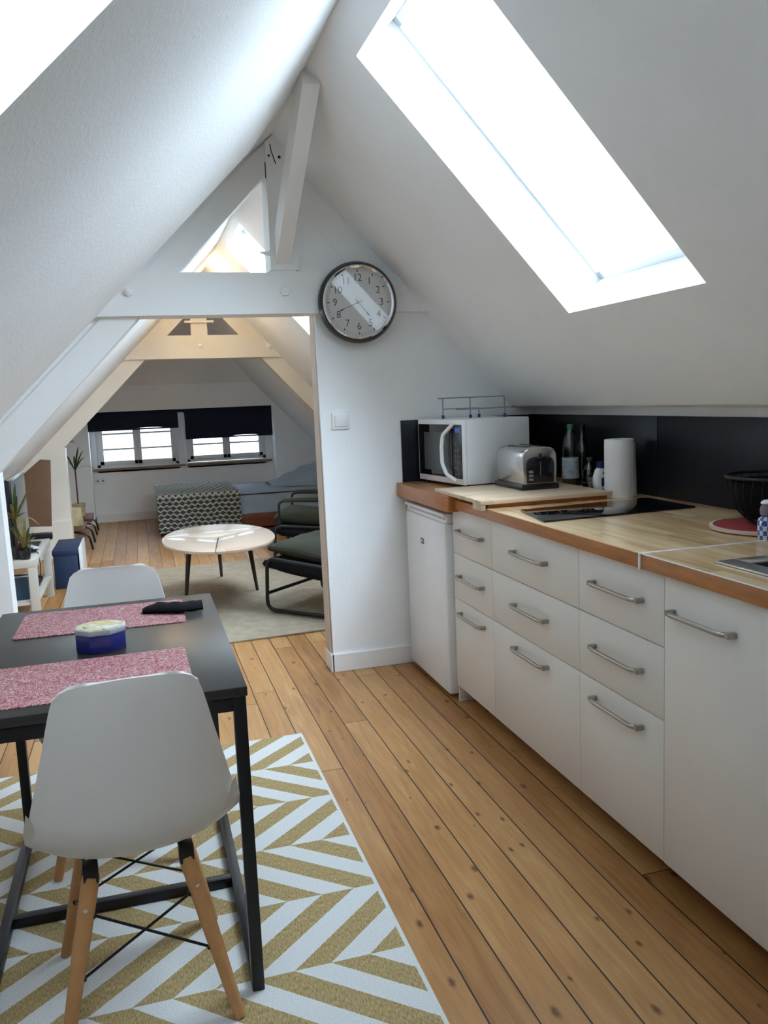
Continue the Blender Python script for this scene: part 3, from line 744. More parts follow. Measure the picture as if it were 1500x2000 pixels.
# paper towel roll
t = thing('paper_towel_roll', 'white paper towel roll standing on the worktop behind the cooktop', 'paper towel', (1.865, 3.015, .92))
obj('roll', MB().lathe([(.018, .0), (.058, .0), (.0585, .005), (.0585, .229), (.057, .234), (.018, .234), (.018, .20)], (1.862, 3.02, .9202), 40), paper_m, t)
def flap(u, v):
    a = -1.05 + 1.0*u; r = .0595 + .012*u*u
    return Vector((1.862+r*math.cos(a)+.010*u*(1-v), 3.02+r*math.sin(a), .922 + v*(.222-.01*u)))
obj('loose_sheet', MB().grid(flap, 12, 12, thick=.001), paper_m, t)
obj('core', MB().lathe([(.017, 0), (.0195, 0), (.0195, .233), (.017, .233)], (1.862, 3.02, .9203), 24), mat('cardboard', (.42, .33, .24), .9), t)

# bottles behind the board
t = thing('plastic_bottle', 'clear plastic drink bottle with green cap and white label by the backsplash', 'bottle', (1.815, 3.335, .92))
bx_, by_ = 1.836, 3.375
obj('bottle_body', MB().lathe([(0, .0), (.034, .0), (.037, .01), (.037, .14), (.035, .16), (.037, .18), (.034, .205), (.024, .235), (.014, .252), (.013, .268)], (bx_, by_, .9203), 28), clear_plastic, t)
obj('cap', MB().lathe([(.0155, .266), (.0155, .285), (.013, .288), (0, .288)], (bx_, by_, .9203), 20), mat('green_cap', (.01, .13, .05), .4), t)
obj('label', MB().lathe([(.0378, .050), (.0378, .142)], (bx_, by_, .9203), 28, cap=False), mat('bottle_label', (.45, .52, .58), .6, var=.25, vscale=60), t)
t = thing('oil_bottle', 'dark green glass bottle, tall, standing just right of the labelled plastic bottle', 'bottle', (1.90, 3.40, .92))
obj('bottle_body', MB().lathe([(0, 0), (.03, 0), (.032, .01), (.032, .16), (.026, .19), (.012, .215), (.011, .262)], (1.905, 3.39, .9203), 24), green_glass, t)
obj('cap', MB().lathe([(.013, .26), (.013, .284), (0, .286)], (1.905, 3.39, .9203), 16), black_plastic, t)
t = thing('glass_bottle', 'short dark glass bottle between the green bottle and the white blue-labelled jug', 'bottle', (1.85, 3.25, .92))
obj('bottle_body', MB().lathe([(0, 0), (.027, 0), (.029, .008), (.029, .085), (.022, .105), (.012, .118), (.011, .135)], (1.850, 3.235, .9203), 24), brown_glass, t)
obj('cap', MB().lathe([(.013, .133), (.013, .148), (0, .150)], (1.850, 3.235, .9203), 16), mat('grey_cap', (.05, .05, .06), .4), t)
obj('label_mark', MB().box((1.828, 3.204, .94), (1.852, 3.2065, .985)), mat('label_print', (.25, .24, .24), .6, var=.6, vscale=80), t)
# white bottle with oval blue label
wx, wy = 1.846, 3.135
t = thing('squeeze_bottle', 'rounded white bottle with blue cap and oval blue label by the paper roll', 'bottle', (wx, wy, .92))
Mw = Matrix.Translation((wx, wy, .9203)) @ Matrix.Rotation(math.radians(10), 4, 'Z')
obj('bottle_body', MB().lathe([(0, 0), (.022, .0), (.032, .015), (.039, .05), (.038, .075), (.028, .104), (.018, .112)], seg=28, M=Mw, sy=.62), white_plastic, t)
obj('cap', MB().lathe([(.018, .110), (.019, .116), (.017, .136), (0, .138)], seg=20, M=Mw), mat('navy_cap', (.01, .02, .09), .3), t)
def lab(u, v):
    a = 2*math.pi*v; x_ = .022*u*math.cos(a)+.006; z_ = .057+.040*u*math.sin(a)
    rr = .039; yy = -.62*math.sqrt(max(rr*rr-x_*x_, 0)) - .0015
    sh = 1.0 - .25*abs(z_-.057)/.04
    return Mw @ Vector((x_, yy*max(.8, sh), z_))
obj('label', MB().grid(lab, 6, 28), mat('blue_label', (.01, .03, .16), .35), t)

# red trivet, wire basket, ceramic figurine
cx_, cy_ = 1.80, 2.10
t = thing('trivet', 'round red trivet with pale rim under the black wire basket', 'trivet', (cx_, cy_, .92))
obj('plate', MB().lathe([(0, 0), (.150, 0), (.160, .004), (.160, .008), (.152, .0105), (0, .0105)], (cx_, cy_, .9203), 48), red_plate, t)
obj('rim', MB().lathe([(.1602, .002), (.1640, .003), (.1640, .011), (.153, .0125), (.153, .0107), (.1602, .009), (.1602, .002)], (cx_, cy_, .9203), 48, cap=False), cork_m, t)
bx_, by_ = 1.835, 2.10
t = thing('wire_basket', 'black wire fruit basket standing on the red trivet, cut by the photo edge', 'basket', (bx_, by_, .932))
mb = MB()
rim = [(bx_+.145*math.cos(a*math.pi/24), by_+.145*math.sin(a*math.pi/24), 1.078) for a in range(49)]
mb.tube(rim, .005, 8); obj('rim', mb, black_metal, t)
mb = MB()
mb.tube([(bx_+.075*math.cos(a*math.pi/24), by_+.075*math.sin(a*math.pi/24), .940) for a in range(49)], .004, 8)
obj('base_ring', mb, black_metal, t)
mb = MB()
for i in range(30):
    a = 2*math.pi*i/30
    pts = []
    for s_ in range(9):
        u = s_/8; r_ = .072 + .073*math.sin(u*math.pi/2)**.8; pts.append((bx_+r_*math.cos(a+.2*u), by_+r_*math.sin(a+.2*u), .940+.138*u**1.15))
    mb.tube(pts, .0018, 5)
obj('wires', mb, black_metal, t)
obj('liner', MB().lathe([(.0, .018), (.078, .018), (.118, .060), (.138, .132), (.134, .132), (.112, .062), (.074, .022), (0, .022)], (bx_, by_, .932), 32), black_canvas, t)
# figurine
chk, nt, b = new_mat('blue_check'); N = NT(nt); x, y, z = N.xyz()
an = N.m('ARCTAN2', y, x)
ca = N.m('FLOOR', N.m('MULTIPLY', an, 2.2)); cz = N.m('FLOOR', N.m('DIVIDE', z, .014))
par = N.m('MODULO', N.m('ABSOLUTE', N.m('ADD', ca, cz)), 2.0)
nt.links.new(N.mix(par, (.62, .68, .75), (.05, .12, .38)), b.inputs['Base Color']); b.inputs['Roughness'].default_value = .25
fx_, fy_ = 1.668, 1.945
t = thing('ceramic_figurine', 'little ceramic figurine in blue and white checks beside the wire basket', 'figurine', (fx_, fy_, .92))
obj('body', MB().lathe([(0, .0), (.022, .0), (.0245, .004), (.026, .035), (.0245, .06), (.016, .066), (0, .067)], (fx_, fy_, .9203), 28), chk, t)
obj('head', MB().lathe([(.010, .064), (.019, .070), (.021, .084), (.017, .097), (.012, .101)], (fx_, fy_, .9203), 24), mat('figurine_head', (.16, .13, .17), .3, var=.3, vscale=40), t)
obj('arm', MB().tube([(fx_-.022, fy_-.004, .9203+.055), (fx_-.031, fy_-.012, .9203+.045), (fx_-.020, fy_-.024, .9203+.038)], .005, 8, .01), chk, t)
obj('cap', MB().lathe([(.012, .099), (.018, .102), (.018, .106), (.011, .112), (0, .114)], (fx_, fy_, .9203), 24), white_plastic, t)

# ------------------------------------------------------------------ wall clock
CX, CZ, CR = 1.046, 1.811, .184
t = thing('wall_clock', 'round wall clock with black rim and chrome bezel on the beam', 'clock', (CX, YT-.035, CZ))
Mc = Matrix.Translation((CX, YT-.044, CZ)) @ Matrix.Rotation(math.radians(-3), 4, 'Z') @ Matrix.Rotation(math.radians(91.5), 4, 'X')     # local z -> -y
obj('case', MB().lathe([(.0, 0), (.150, 0), (.188, .003), (.190, .026), (.184, .040), (.176, .052), (.168, .054), (.168, .036), (0, .036)], seg=64, M=Mc), mat('clock_case', (.008, .010, .02), .3), t)
obj('bezel', MB().lathe([(.170, .042), (.1715, .054), (.166, .058), (.158, .053), (.156, .038), (.163, .038), (.170, .042)], seg=64, M=Mc, cap=False), chrome, t)
dial = obj('dial', MB().lathe([(0, .0365), (.162, .0365), (.162, .0375), (0, .0375)], seg=64, M=Mc), mat('dial_paper', (.74, .74, .72), .6), t)
ink = mat('clock_ink', (.025, .022, .022), .5)
for n_ in range(1, 13):
    a = math.radians(90-30*n_)
    tb = text_mesh(str(n_), .047, None)
    for v in tb.verts: v.co.x *= .92
    mb = MB(); mb.add(tb, Mc @ Matrix.Translation((.112*math.cos(a), .112*math.sin(a), .0381))); obj('numeral', mb, ink, dial, smooth=False)
mb = MB()
for i in range(60):
    a = math.radians(6*i); r0, r1, w_ = (.138, .150, .0026) if i % 5 == 0 else (.144, .148, .0009)
    mb.box((r0, -w_, .0376), (r1, w_, .0384), 0, Mc @ Matrix.Rotation(a, 4, 'Z'))
obj('minute_marks', mb, ink, dial)
def hand(name, deg, L, w_, z):
    mb = MB(); M = Mc @ Matrix.Rotation(math.radians(90-deg), 4, 'Z')
    mb.prism([(-.02, -w_*.6), (L*.7, -w_*.5), (L*.72, -w_*1.6), (L, 0), (L*.72, w_*1.6), (L*.7, w_*.5), (-.02, w_*.6)], 'Z', z, z+.0012, M)
    return obj(name, mb, ink, t)
hand('hour_hand', 141, .088, .0032, .0405); hand('minute_hand', 247, .115, .0024, .0425)
obj('hub', MB().lathe([(.007, .039), (.007, .046), (0, .0465)], seg=16, M=Mc), ink, t)
obj('clock_glass', MB().lathe([(0, .0475), (.164, .0475), (.164, .049), (0, .049)], seg=64, M=Mc), clock_glass, t)

# light switch and bolts
t = thing('light_switch', 'square white light switch on the partition wall left of the microwave', 'light switch', (.948, YT, 1.255))
obj('plate', MB().box((.905, YT-.010, 1.214), (.991, YT-.0005, 1.296), .003), white_plastic, t)
obj('rocker', MB().box((.918, YT-.016, 1.228), (.978, YT-.009, 1.283), .003), white_plastic, t)
def bolt(x, z, y, label, r=.022, a=0.0, grp='bolts on the near tie beam'):
    t = thing('bolt', label, 'bolt', (x, y, z), group=grp)
    M = Matrix.Translation((x, y, z)) @ Matrix.Rotation(math.radians(90), 4, 'X') @ Matrix.Rotation(a, 4, 'Z')
    obj('nut', MB().lathe([(0, 0), (r, 0), (r, .014), (r*.85, .018), (0, .018)], seg=6, M=M), paint, t, smooth=False)
    obj('threaded_end', MB().lathe([(0, .015), (r*.42, .015), (r*.42, .028), (0, .029)], seg=14, M=M), paint, t)
bolt(.006, 1.868, YT-.035, 'white painted bolt at the left end of the near tie beam', .020, .3)
bolt(.705, 1.868, YT-.035, 'white painted hex bolt below the king post, left of the clock', .024, .1)
bolt(1.284, 1.866, YT-.035, 'white painted bolt right of the clock on the beam', .020, .6)
bolt(.622, 1.92, Y2-.03, 'pale bolt in the middle of the far tie beam', .022, .2, 'bolts on the far tie beam')
bolt(1.275, 1.905, Y2-.03, 'pale bolt at the right end of the far tie beam', .028, .5, 'bolts on the far tie beam')
dk = mat('hole_dark', (.03, .03, .03), .8)
tag(obj('wooden_peg', MB().prism([(.60, 2.045), (.655, 2.028), (.655, 2.052)], 'Y', YT-.035, YT-.015), paint), 'small pointed white wooden peg sticking out left of the king post', 'peg')

# ------------------------------------------------------------------ dining table
TT = .742
t = thing('dining_table', 'rectangular black dining table with thin metal legs and floor rails', 'table', (-.13, 2.30, 0))
tx0, tx1, ty0, ty1 = -.448, .187, 1.808, 2.790
TZ0 = .010                                        # stands on the rug
ttop_m = mat('black_brown_top', (.030, .027, .025), .32, var=.12, vscale=6, stretch=(10,1,10), spec=.38, bump=.03, bscale=40)
obj('tabletop', MB().box((tx0, ty0, TT-.022), (tx1, ty1, TT), .002), ttop_m, t)
obj('apron', MB().box((tx0+.006, ty0+.006, TT-.055), (tx1-.006, ty0+.03, TT-.022)).box((tx0+.006, ty1-.03, TT-.055), (tx1-.006, ty1-.006, TT-.022)).box((tx0+.006, ty0+.006, TT-.055), (tx0+.03, ty1-.006, TT-.022)).box((tx1-.03, ty0+.006, TT-.055), (tx1-.006, ty1-.006, TT-.022)), black_metal, t)
lw = .028
for lx in (tx0+.004, tx1-.004-lw):
    for ly in (ty0+.004, ty1-.004-lw): obj('leg', MB().box((lx, ly, TZ0), (lx+lw, ly+lw, TT-.022), .002), black_metal, t)
    obj('floor_rail', MB().box((lx, ty0+.004+lw, TZ0), (lx+lw, ty1-.004-lw, TZ0+.028), .002), black_metal, t)
obj('cross_rail', MB().box((tx0+.004+lw, 2.262, TZ0), (tx1-.004-lw, 2.29, TZ0+.028), .002), black_metal, t)

def rrect(x0, x1, y0, y1, r=.012):
    out = []
    for cx, cy, a0 in ((x1-r, y1-r, 0), (x0+r, y1-r, 90), (x0+r, y0+r, 180), (x1-r, y0+r, 270)):
        for k_ in range(5): a = math.radians(a0+22.5*k_); out.append((cx+r*math.cos(a), cy+r*math.sin(a)))
    return out
def placemat(x0, x1, y0, y1, lab_, rot=0):
    c = ((x0+x1)/2, (y0+y1)/2)
    M = Matrix.Translation((c[0], c[1], 0)) @ Matrix.Rotation(rot, 4, 'Z') @ Matrix.Translation((-c[0], -c[1], 0))
    o = obj('placemat', MB().prism(rrect(x0, x1, y0, y1), 'Z', TT+.0003, TT+.0025, M), mat_m); tag(o, lab_, 'placemat', 'patterned placemats on the dining table')
placemat(-.372, .074, 1.862, 2.168, 'red and white patterned placemat on the near half of the table, behind the near chair', math.radians(1))
placemat(-.375, .092, 2.440, 2.735, 'red and white patterned placemat on the far side, partly under the black pouch', math.radians(-.5))
# tin
t = thing('tin_box', 'small faceted blue tin with white and yellow lid on the table', 'tin', (-.134, 2.235, TT))
oc = []
for i in range(8):
    a = math.radians(22.5+45*i); oc.append((-.134+.066*math.cos(a), 2.262+.058*math.sin(a)))
obj('tin_body', MB().prism(oc, 'Z', TT+.0004, TT+.046, bev=.002), tin_blue, t)
lid_m, nt, b = new_mat('tin_lid'); N = NT(nt); x, y, z = N.xyz()
nn_ = N.noise(N.comb(x, y, 0.0), 22, 2, .5)
cl_ = N.ramp(nn_, [(.42, (.62, .64, .60)), (.48, (.52, .42, .10)), (.60, (.60, .52, .22)), (.66, (.05, .07, .18))])
nt.links.new(cl_, b.inputs['Base Color']); b.inputs['Roughness'].default_value = .3
oc2 = [(-.134+(p[0]+.134)*1.03, 2.262+(p[1]-2.262)*1.03) for p in oc]
l = obj('lid', MB().prism(oc2, 'Z', TT+.046, TT+.060, bev=.002), mat('tin_rim', (.42, .44, .48), .3), t)
obj('lid_print', MB().prism([(-.134+(p[0]+.134)*.93, 2.262+(p[1]-2.262)*.93) for p in oc], 'Z', TT+.060, TT+.0608), lid_m, l)
# pouch
t_ = MB()
def pf(u, v):
    a = 2*math.pi*v; s_ = math.sin(math.pi*min(max(u, .02), .99))**.35 if u < .5 else 1
    w_ = .042*(.35+.65*min(1, u*4)); h_ = .013*(.5+.5*min(1, u*4))
    return Vector((-.030+.176*u, 2.592 + .008*math.sin(u*7)-.03*u + w_*math.cos(a), TT+.0030+h_+h_*math.sin(a)*(1+.12*math.sin(u*25))))
t_.grid(pf, 24, 20)
tag(obj('glasses_pouch', t_, black_canvas), 'soft black glasses pouch lying across the far placemat corner', 'pouch')

# ------------------------------------------------------------------ chairs
PROF = [  # y, z, half width, forward/up cup of the edges
    (-.262, .828, .085, .000), (-.262, .826, .108, .001), (-.262, .819, .125, .003), (-.261, .806, .136, .005), (-.258, .780, .145, .008),
    (-.252, .735, .156, .013), (-.246, .690, .166, .019), (-.240, .645, .177, .026), (-.234, .600, .188, .034), (-.227, .550, .199, .043), (-.220, .505, .210, .052),
    (-.207, .464, .217, .060), (-.186, .432, .221, .064), (-.155, .410, .222, .062), (-.115, .399, .222, .058), (-.07, .396, .222, .053), (-.02, .399, .222, .047),
    (.04, .411, .221, .040), (.10, .419, .219, .031), (.15, .425, .213, .022), (.185, .424, .202, .013), (.207, .416, .186, .005), (.216, .404, .163, .0)]
def shell_pt(u, v):
    f = v*(len(PROF)-1); i = min(int(f), len(PROF)-2); w = f-i
    g = lambda k_: PROF[i][k_]*(1-w)+PROF[i+1][k_]*w
    y, z, hw, cup = g(0), g(1), g(2), g(3)
    j = max(i-1, 0); k2 = min(i+2, len(PROF)-1)
    d = Vector((0, PROF[k2][0]-PROF[j][0], PROF[k2][1]-PROF[j][1])).normalized()
    nrm = Vector((0, -d.z, d.y))                      # towards the sitter
    nrm = Vector((0, abs(nrm.y), abs(nrm.z)))
    nrm = (nrm + Vector((0, .25, .15))).normalized()
    s = 2*u-1; k3 = abs(s)**2.4
    sx = math.copysign(min(1, abs(s)), s)
    top = -.004*s*s if i < 3 else 0
    return Vector((hw*sx, y, z+top)) + nrm*cup*k3
def make_chair(label, loc, rz):
    t = thing('dining_chair', label, 'chair', loc, rz, 'white shell dining chairs')
    obj('seat_shell', MB().grid(shell_pt, 36, 63, thick=-.006), shell_m, t, local=True, ang=60)
    mb = MB()
    for sx in (-1, 1):
        mb.tube([(sx*.102, -.122, .360), (sx*.095, -.10, .392), (sx*.095, .11, .392), (sx*.102, .122, .360)], .007, 8, .03)
    mb.tube([(-.095, -.09, .392), (.095, -.09, .392)], .006, 8); mb.tube([(-.095, .10, .392), (.095, .10, .392)], .006, 8)
    for sx in (-1, 1):
        for sy in (-1, 1): mb.cyl((sx*.09, sy*.09, .388), (sx*.09, sy*.09, .410), .012)
    obj('seat_bracket', mb, black_metal, t, local=True)
    legs = {}
    for sx in (-1, 1):
        for sy in (-1, 1):
            a = Vector((sx*.100, sy*.122, .365)); c = Vector((sx*.183, sy*.192, 0.0))
            legs[(sx, sy)] = (a, c)
            mb = MB(); mb.tube([a, a*.6+c*.4, c], .016, 12, radii=[.0190, .0180, .0130])
            l_ = obj('leg', mb, beech_leg, t, local=True)
            d = (a-c).normalized()
            obj('bracket', MB().box((a.x-.016, a.y-.016, a.z-.012), (a.x+.016, a.y+.016, a.z+.030), .003), black_metal, l_, local=True)
            p = a*.84+c*.16
            obj('screw', MB().cyl(p, p+Vector((sx*.003, sy*.0205, 0)), .0045, seg=12), steel, l_, local=True)
    mb = MB()
    for s1, s2 in (((-1, -1), (1, -1)), ((1, -1), (1, 1)), ((1, 1), (-1, 1)), ((-1, 1), (-1, -1))):
        for p, q_ in ((s1, s2), (s2, s1)):
            A = legs[p][0]*.80+legs[p][1]*.20; B = legs[q_][0]*.42+legs[q_][1]*.58
            mb.tube([A, B], .0032, 8)
            for e in (A, B): mb.cyl(e+(B-A).normalized()*(.011 if e is A else -.022), e+(B-A).normalized()*(.022 if e is A else -.011), .007, seg=12)
    obj('wire_brace', mb, black_metal, t, local=True)
    return t
make_chair('white shell chair in the foreground, its back towards the camera, near end of the table', (-.078, 1.925, .010), math.radians(4))
make_chair('white shell chair at the far end of the table, seat tucked under', (-.130, 2.655, .010), math.radians(180-3))

# ------------------------------------------------------------------ rugs
tag(obj('chevron_rug', MB().box((-1.10, .55, .0006), (.550, 3.290, .0095), .003), rug_m), 'flat woven rug with mustard and white zigzag stripes under the dining table', 'rug')
tag(obj('beige_rug', MB().prism([(-.30, 4.72), (2.0, 4.85), (2.0, 7.35), (-.30, 7.22)], 'Z', .0006, .012, bev=.003), rug2_m), 'plain beige rug under the coffee table', 'rug')

# ------------------------------------------------------------------ coffee table
KZ = .455; KC = Vector((.475, 5.86, 0)); KA, KB = .375, .615
def kpt(a, s=1.0):
    r = 1/((abs(math.cos(a)/KA)**2.1 + abs(math.sin(a)/KB)**2.1)**(1/2.1)); return (KC.x+s*r*math.cos(a), KC.y+s*r*math.sin(a))
t = thing('coffee_table', 'oval three-part wooden coffee table with dark splayed legs', 'table', (KC.x, KC.y, 0))
seams = [math.radians(-97), math.radians(40), math.radians(158)]
for i in range(3):
    a0 = seams[i]; a1 = seams[(i+1) % 3]
    while a1 < a0: a1 += 2*math.pi
    mid = (a0+a1)/2; off = Vector((math.cos(mid), math.sin(mid)))*.004
    poly = [(KC.x+off.x, KC.y+off.y)] + [(kpt(a0+(a1-a0)*k_/30)[0]+off.x, kpt(a0+(a1-a0)*k_/30)[1]+off.y) for k_ in range(31)]
    obj('tabletop', MB().prism(poly, 'Z', KZ-.018, KZ, bev=.0015), walnut, t)
dleg = mat('dark_leg', (.018, .014, .012), .4)
obj('subframe', MB().lathe([(0, 0), (.12, 0), (.12, .012), (0, .012)], (KC.x, KC.y, KZ-.031), 24).box((KC.x-.012, KC.y-.45, KZ-.031), (KC.x+.012, KC.y+.3, KZ-.019)), dleg, t)
for a, c in (((.27, 5.75), (.215, 5.72)), ((.50, 6.25), (.545, 6.66)), ((.68, 5.90), (.742, 6.03))):
    mb = MB(); mb.tube([(*a, KZ-.019), (*c, .0125)], .016, 12, radii=[.019, .011]); obj('leg', mb, dleg, t)

# ------------------------------------------------------------------ armchairs
def armchair(A, ang, label, sc=1.0, armrest=True):
    """A: front-left foot on the floor; d1 runs back along the near side, d2 across to the other side"""
    A = Vector(A); d1 = Vector((math.cos(ang), math.sin(ang), 0)); d2 = Vector((-math.sin(ang), math.cos(ang), 0)); Z = Vector((0, 0, 1))
    t = thing('armchair', label, 'armchair', (A.x+.3, A.y, 0), group='low black armchairs with olive cushions')
    P = lambda a, c, z: A + d1*a + d2*c + Z*z
    L, W, H = .66*sc, .60*sc, .36*sc
    for c, nm in ((0, 'side_frame'), (W, 'side_frame')):
        mb = MB(); mb.tube([P(L, c, .022), P(0, c, .022), P(.02, c, H), P(L+.05, c, H-.05), P(L+.22, c, .75*sc)], .0125, 10, .07); obj(nm, mb, black_metal, t)
    obj('cross_tube', MB().tube([P(.012, 0, .13), P(.012, W, .13)], .011, 10), black_metal, t); obj('cross_tube', MB().tube([P(L+.21, 0, .72*sc), P(L+.21, W, .72*sc)], .011, 10), black_metal, t)
    M = Matrix((d1, d2, Z)).transposed().to_4x4(); M.translation = A
    def seat(z0, z1, x0, x1, y0, y1, bev, puff=0.0, sag=0.0):
        bq = MB(); tq = bmesh.new(); bmesh.ops.create_cube(tq, size=1)
        bmesh.ops.subdivide_edges(tq, edges=list(tq.edges), cuts=9, use_grid_fill=True)
        for v in tq.verts:
            p = v.co*2; rx = max(0, 1-abs(p.x)**4); ry = max(0, 1-abs(p.y)**4)
            hz = (abs(p.z))*(.35+.65*(rx*ry)**.35)*math.copysign(1, p.z) if abs(p.z) > .01 else 0
            wr_ = puff*.25*math.sin(p.x*5+p.y*3)*math.sin(p.y*6+1)
            v.co = Vector(((x0+x1)/2+p.x*(x1-x0)/2*(1-.03*abs(p.z)), (y0+y1)/2+p.y*(y1-y0)/2*(1-.03*abs(p.z)), (z0+z1)/2+hz*(z1-z0)/2+wr_*(p.z > 0) - sag*(1-((p.x+1)/2))*0 - .10*(p.x+1)/2*(x1-x0)))
        bq.add(tq, M); return bq
    obj('seat_sling', seat(H-.10, H+.02, -.02, L+.04, .0, W, .02), black_canvas, t)
    obj('seat_cushion', seat(H-.0, H+.12, .0, L+.02, .03, W-.03, .03, .03), green_cush, t)
    # back cushion leaning
    bc = MB(); tq = bmesh.new(); bmesh.ops.create_cube(tq, size=1); bmesh.ops.subdivide_edges(tq, edges=list(tq.edges), cuts=7, use_grid_fill=True)
    for v in tq.verts:
        p = v.co*2; k_ = (max(0, 1-abs(p.y)**4)*max(0, 1-abs(p.z)**4))**.35
        v.co = Vector((L-.0 + (p.z+1)*.10 + p.x*.055*(.4+.6*k_), W/2+p.y*(W/2-.02), H+.03+(p.z+1)*.19*sc))
    bc.add(tq, M); obj('back_cushion', bc, green_cush, t)
    if armrest:
        for c in (0, W):
            mb = MB(); mb.tube([P(.06, c, H-.03), P(.06, c, H+.20), P(L+.12, c, H+.18)], .011, 10, .05); obj('armrest', mb, black_metal, t)
            obj('arm_pad', MB().box((.10, c-.03, H+.19), (L+.02, c+.03, H+.225), .01, M), green_cush, t)
    return t
armchair((.715, 5.345, .012), math.radians(-48), 'low armchair nearest the partition wall, olive cushions on a black tube frame', armrest=False)
armchair((.98, 6.72, .012), math.radians(-20), 'second low armchair behind, near the bed, olive cushions and padded arms')

# ------------------------------------------------------------------ bed
BY0, BY1, BX0, BX1 = 9.10, 10.36, .175, 2.40
t = thing('bed', 'low wooden bed with pale blue sheet under the right window', 'bed', (1.2, 9.75, 0))
obj('bed_frame', MB().box((BX0, BY0, .03), (BX1, BY0+.03, .18), .005).box((BX0, BY1-.03, .03), (BX1, BY1, .18), .005).box((BX0, BY0, .03), (BX0+.03, BY1, .18), .005).box((BX1-.03, BY0, .03), (BX1, BY1, .18), .005).box((BX0+.02, BY0+.02, .12), (BX1-.02, BY1-.02, .15)), red_wood, t)
for a in (BX0+.01, BX1-.07):
    for c in (BY0+.01, BY1-.07): obj('leg', MB().box((a, c, 0), (a+.06, c+.06, .06)), red_wood, t)
tq = bmesh.new(); bmesh.ops.create_cube(tq, size=1); bmesh.ops.subdivide_edges(tq, edges=list(tq.edges), cuts=30, use_grid_fill=True)
for v in tq.verts:
    p = v.co*2; x_ = (BX0+BX1)/2 + p.x*(BX1-BX0)/2*.995; y_ = (BY0+BY1)/2+p.y*(BY1-BY0)/2*.99
    z_ = .285 + p.z*.115
    if p.z > .98: z_ += .006*math.sin(x_*14+y_*5)*math.sin(y_*11) - .02*max(abs(p.y), 0)**12
    v.co = Vector((x_, y_, z_))
mb = MB(); mb.add(tq); obj('mattress', mb, pill_blue, t)
def pil(u, v):
    a = 2*math.pi*v
    x_ = 1.42+.80*u; r = math.sin(math.pi*min(1, .03+u*.60))**1.0
    cy = 9.85
    w_ = .44*min(1, .55+.8*u); h_ = .16*r*(.75+.5*min(1, u*1.3))
    return Vector((x_, cy+w_*math.copysign(abs(math.cos(a))**.6, math.cos(a)), .404+(h_*1.15*math.sin(a)**.8+.01*math.sin(x_*30+a*2)*math.sin(a) if math.sin(a) > 0 else 0)))
mb = MB(); mb.grid(pil, 30, 36)
tag(obj('pillow', mb, pill_blue), 'plump pillow under a pale blue cover at the bed head', 'pillow')
# blanket: over the foot of the bed, hanging down the near side
def blk(u, v):
    x_ = .130 + .86*u; s_ = v*1.40
    wv = .010*math.sin(x_*26)+.006*math.sin(x_*61+1)
    if s_ < 1.0: return Vector((x_, BY1-.02 - s_*1.23, .422 + .004*math.sin(x_*20+s_*9)))
    d = s_-1.0
    if d < .05: a = d/.05*math.pi/2; return Vector((x_, BY0-.01-.03*math.sin(a), .422-.03*(1-math.cos(a))))
    return Vector((x_ + .04*u*0, BY0-.040-.010*math.sin(x_*22)*min(1, d*4), .392-(d-.05)*.90 - .030*(1-u) + wv*.4))
mb = MB(); mb.grid(blk, 60, 70, thick=.018)
tag(obj('knitted_blanket', mb, knit_m), 'chunky grey and cream knitted blanket over the foot of the bed', 'blanket')
mb = MB(); mb.box((.142, BY0+.02, .02), (.172, BY1-.05, .375), .005)
tag(obj('footboard', mb, red_wood), 'dark brown footboard showing under the knitted blanket', 'board')

# ------------------------------------------------------------------ left side of the far room
# white bench with a shelf
bx0, bx1, by0, by1, bz = -1.02, -.690, 5.70, 6.62, .43
t = thing('tv_bench', 'white bench with a lower shelf, standing against the left side', 'bench', ((bx0+bx1)/2, (by0+by1)/2, 0))
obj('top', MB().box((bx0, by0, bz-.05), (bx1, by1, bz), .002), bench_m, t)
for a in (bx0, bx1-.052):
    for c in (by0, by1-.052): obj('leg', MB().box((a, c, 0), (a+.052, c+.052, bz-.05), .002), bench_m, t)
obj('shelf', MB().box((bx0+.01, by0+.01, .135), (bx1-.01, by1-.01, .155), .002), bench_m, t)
for i, (yy, h_, w_, cc, lb) in enumerate(((5.80, .15, .05, (.02, .05, .09), 'dark blue book on the bench shelf, nearest the camera'), (5.865, .13, .03, (.30, .10, .05), 'reddish book beside the blue one on the bench shelf'),
                                     (5.91, .12, .035, (.55, .52, .46), 'cream book on the bench shelf behind the reddish one'), (5.96, .14, .03, (.08, .07, .06), 'dark brown book last in the bench shelf row'))):
    t2 = thing('book', lb, 'book', (-.86, yy, .155), group='books on the bench shelf')
    obj('cover', MB().box((-.97, yy, .1555), (-.76, yy+w_, .1555+h_), .002), mat('cover_%d' % i, cc, .6), t2)
    obj('pages', MB().box((-.965, yy+.004, .1575+h_-.004), (-.758, yy+w_-.004, .1555+h_+.0005)), paper_m, t2)
tag(obj('basket', MB().lathe([(0, 0), (.06, 0), (.085, .05), (.08, .06), (.06, .02), (0, .015)], (-.80, 6.25, .1555), 20), black_plastic), 'small dark bowl on the white bench shelf', 'bowl')
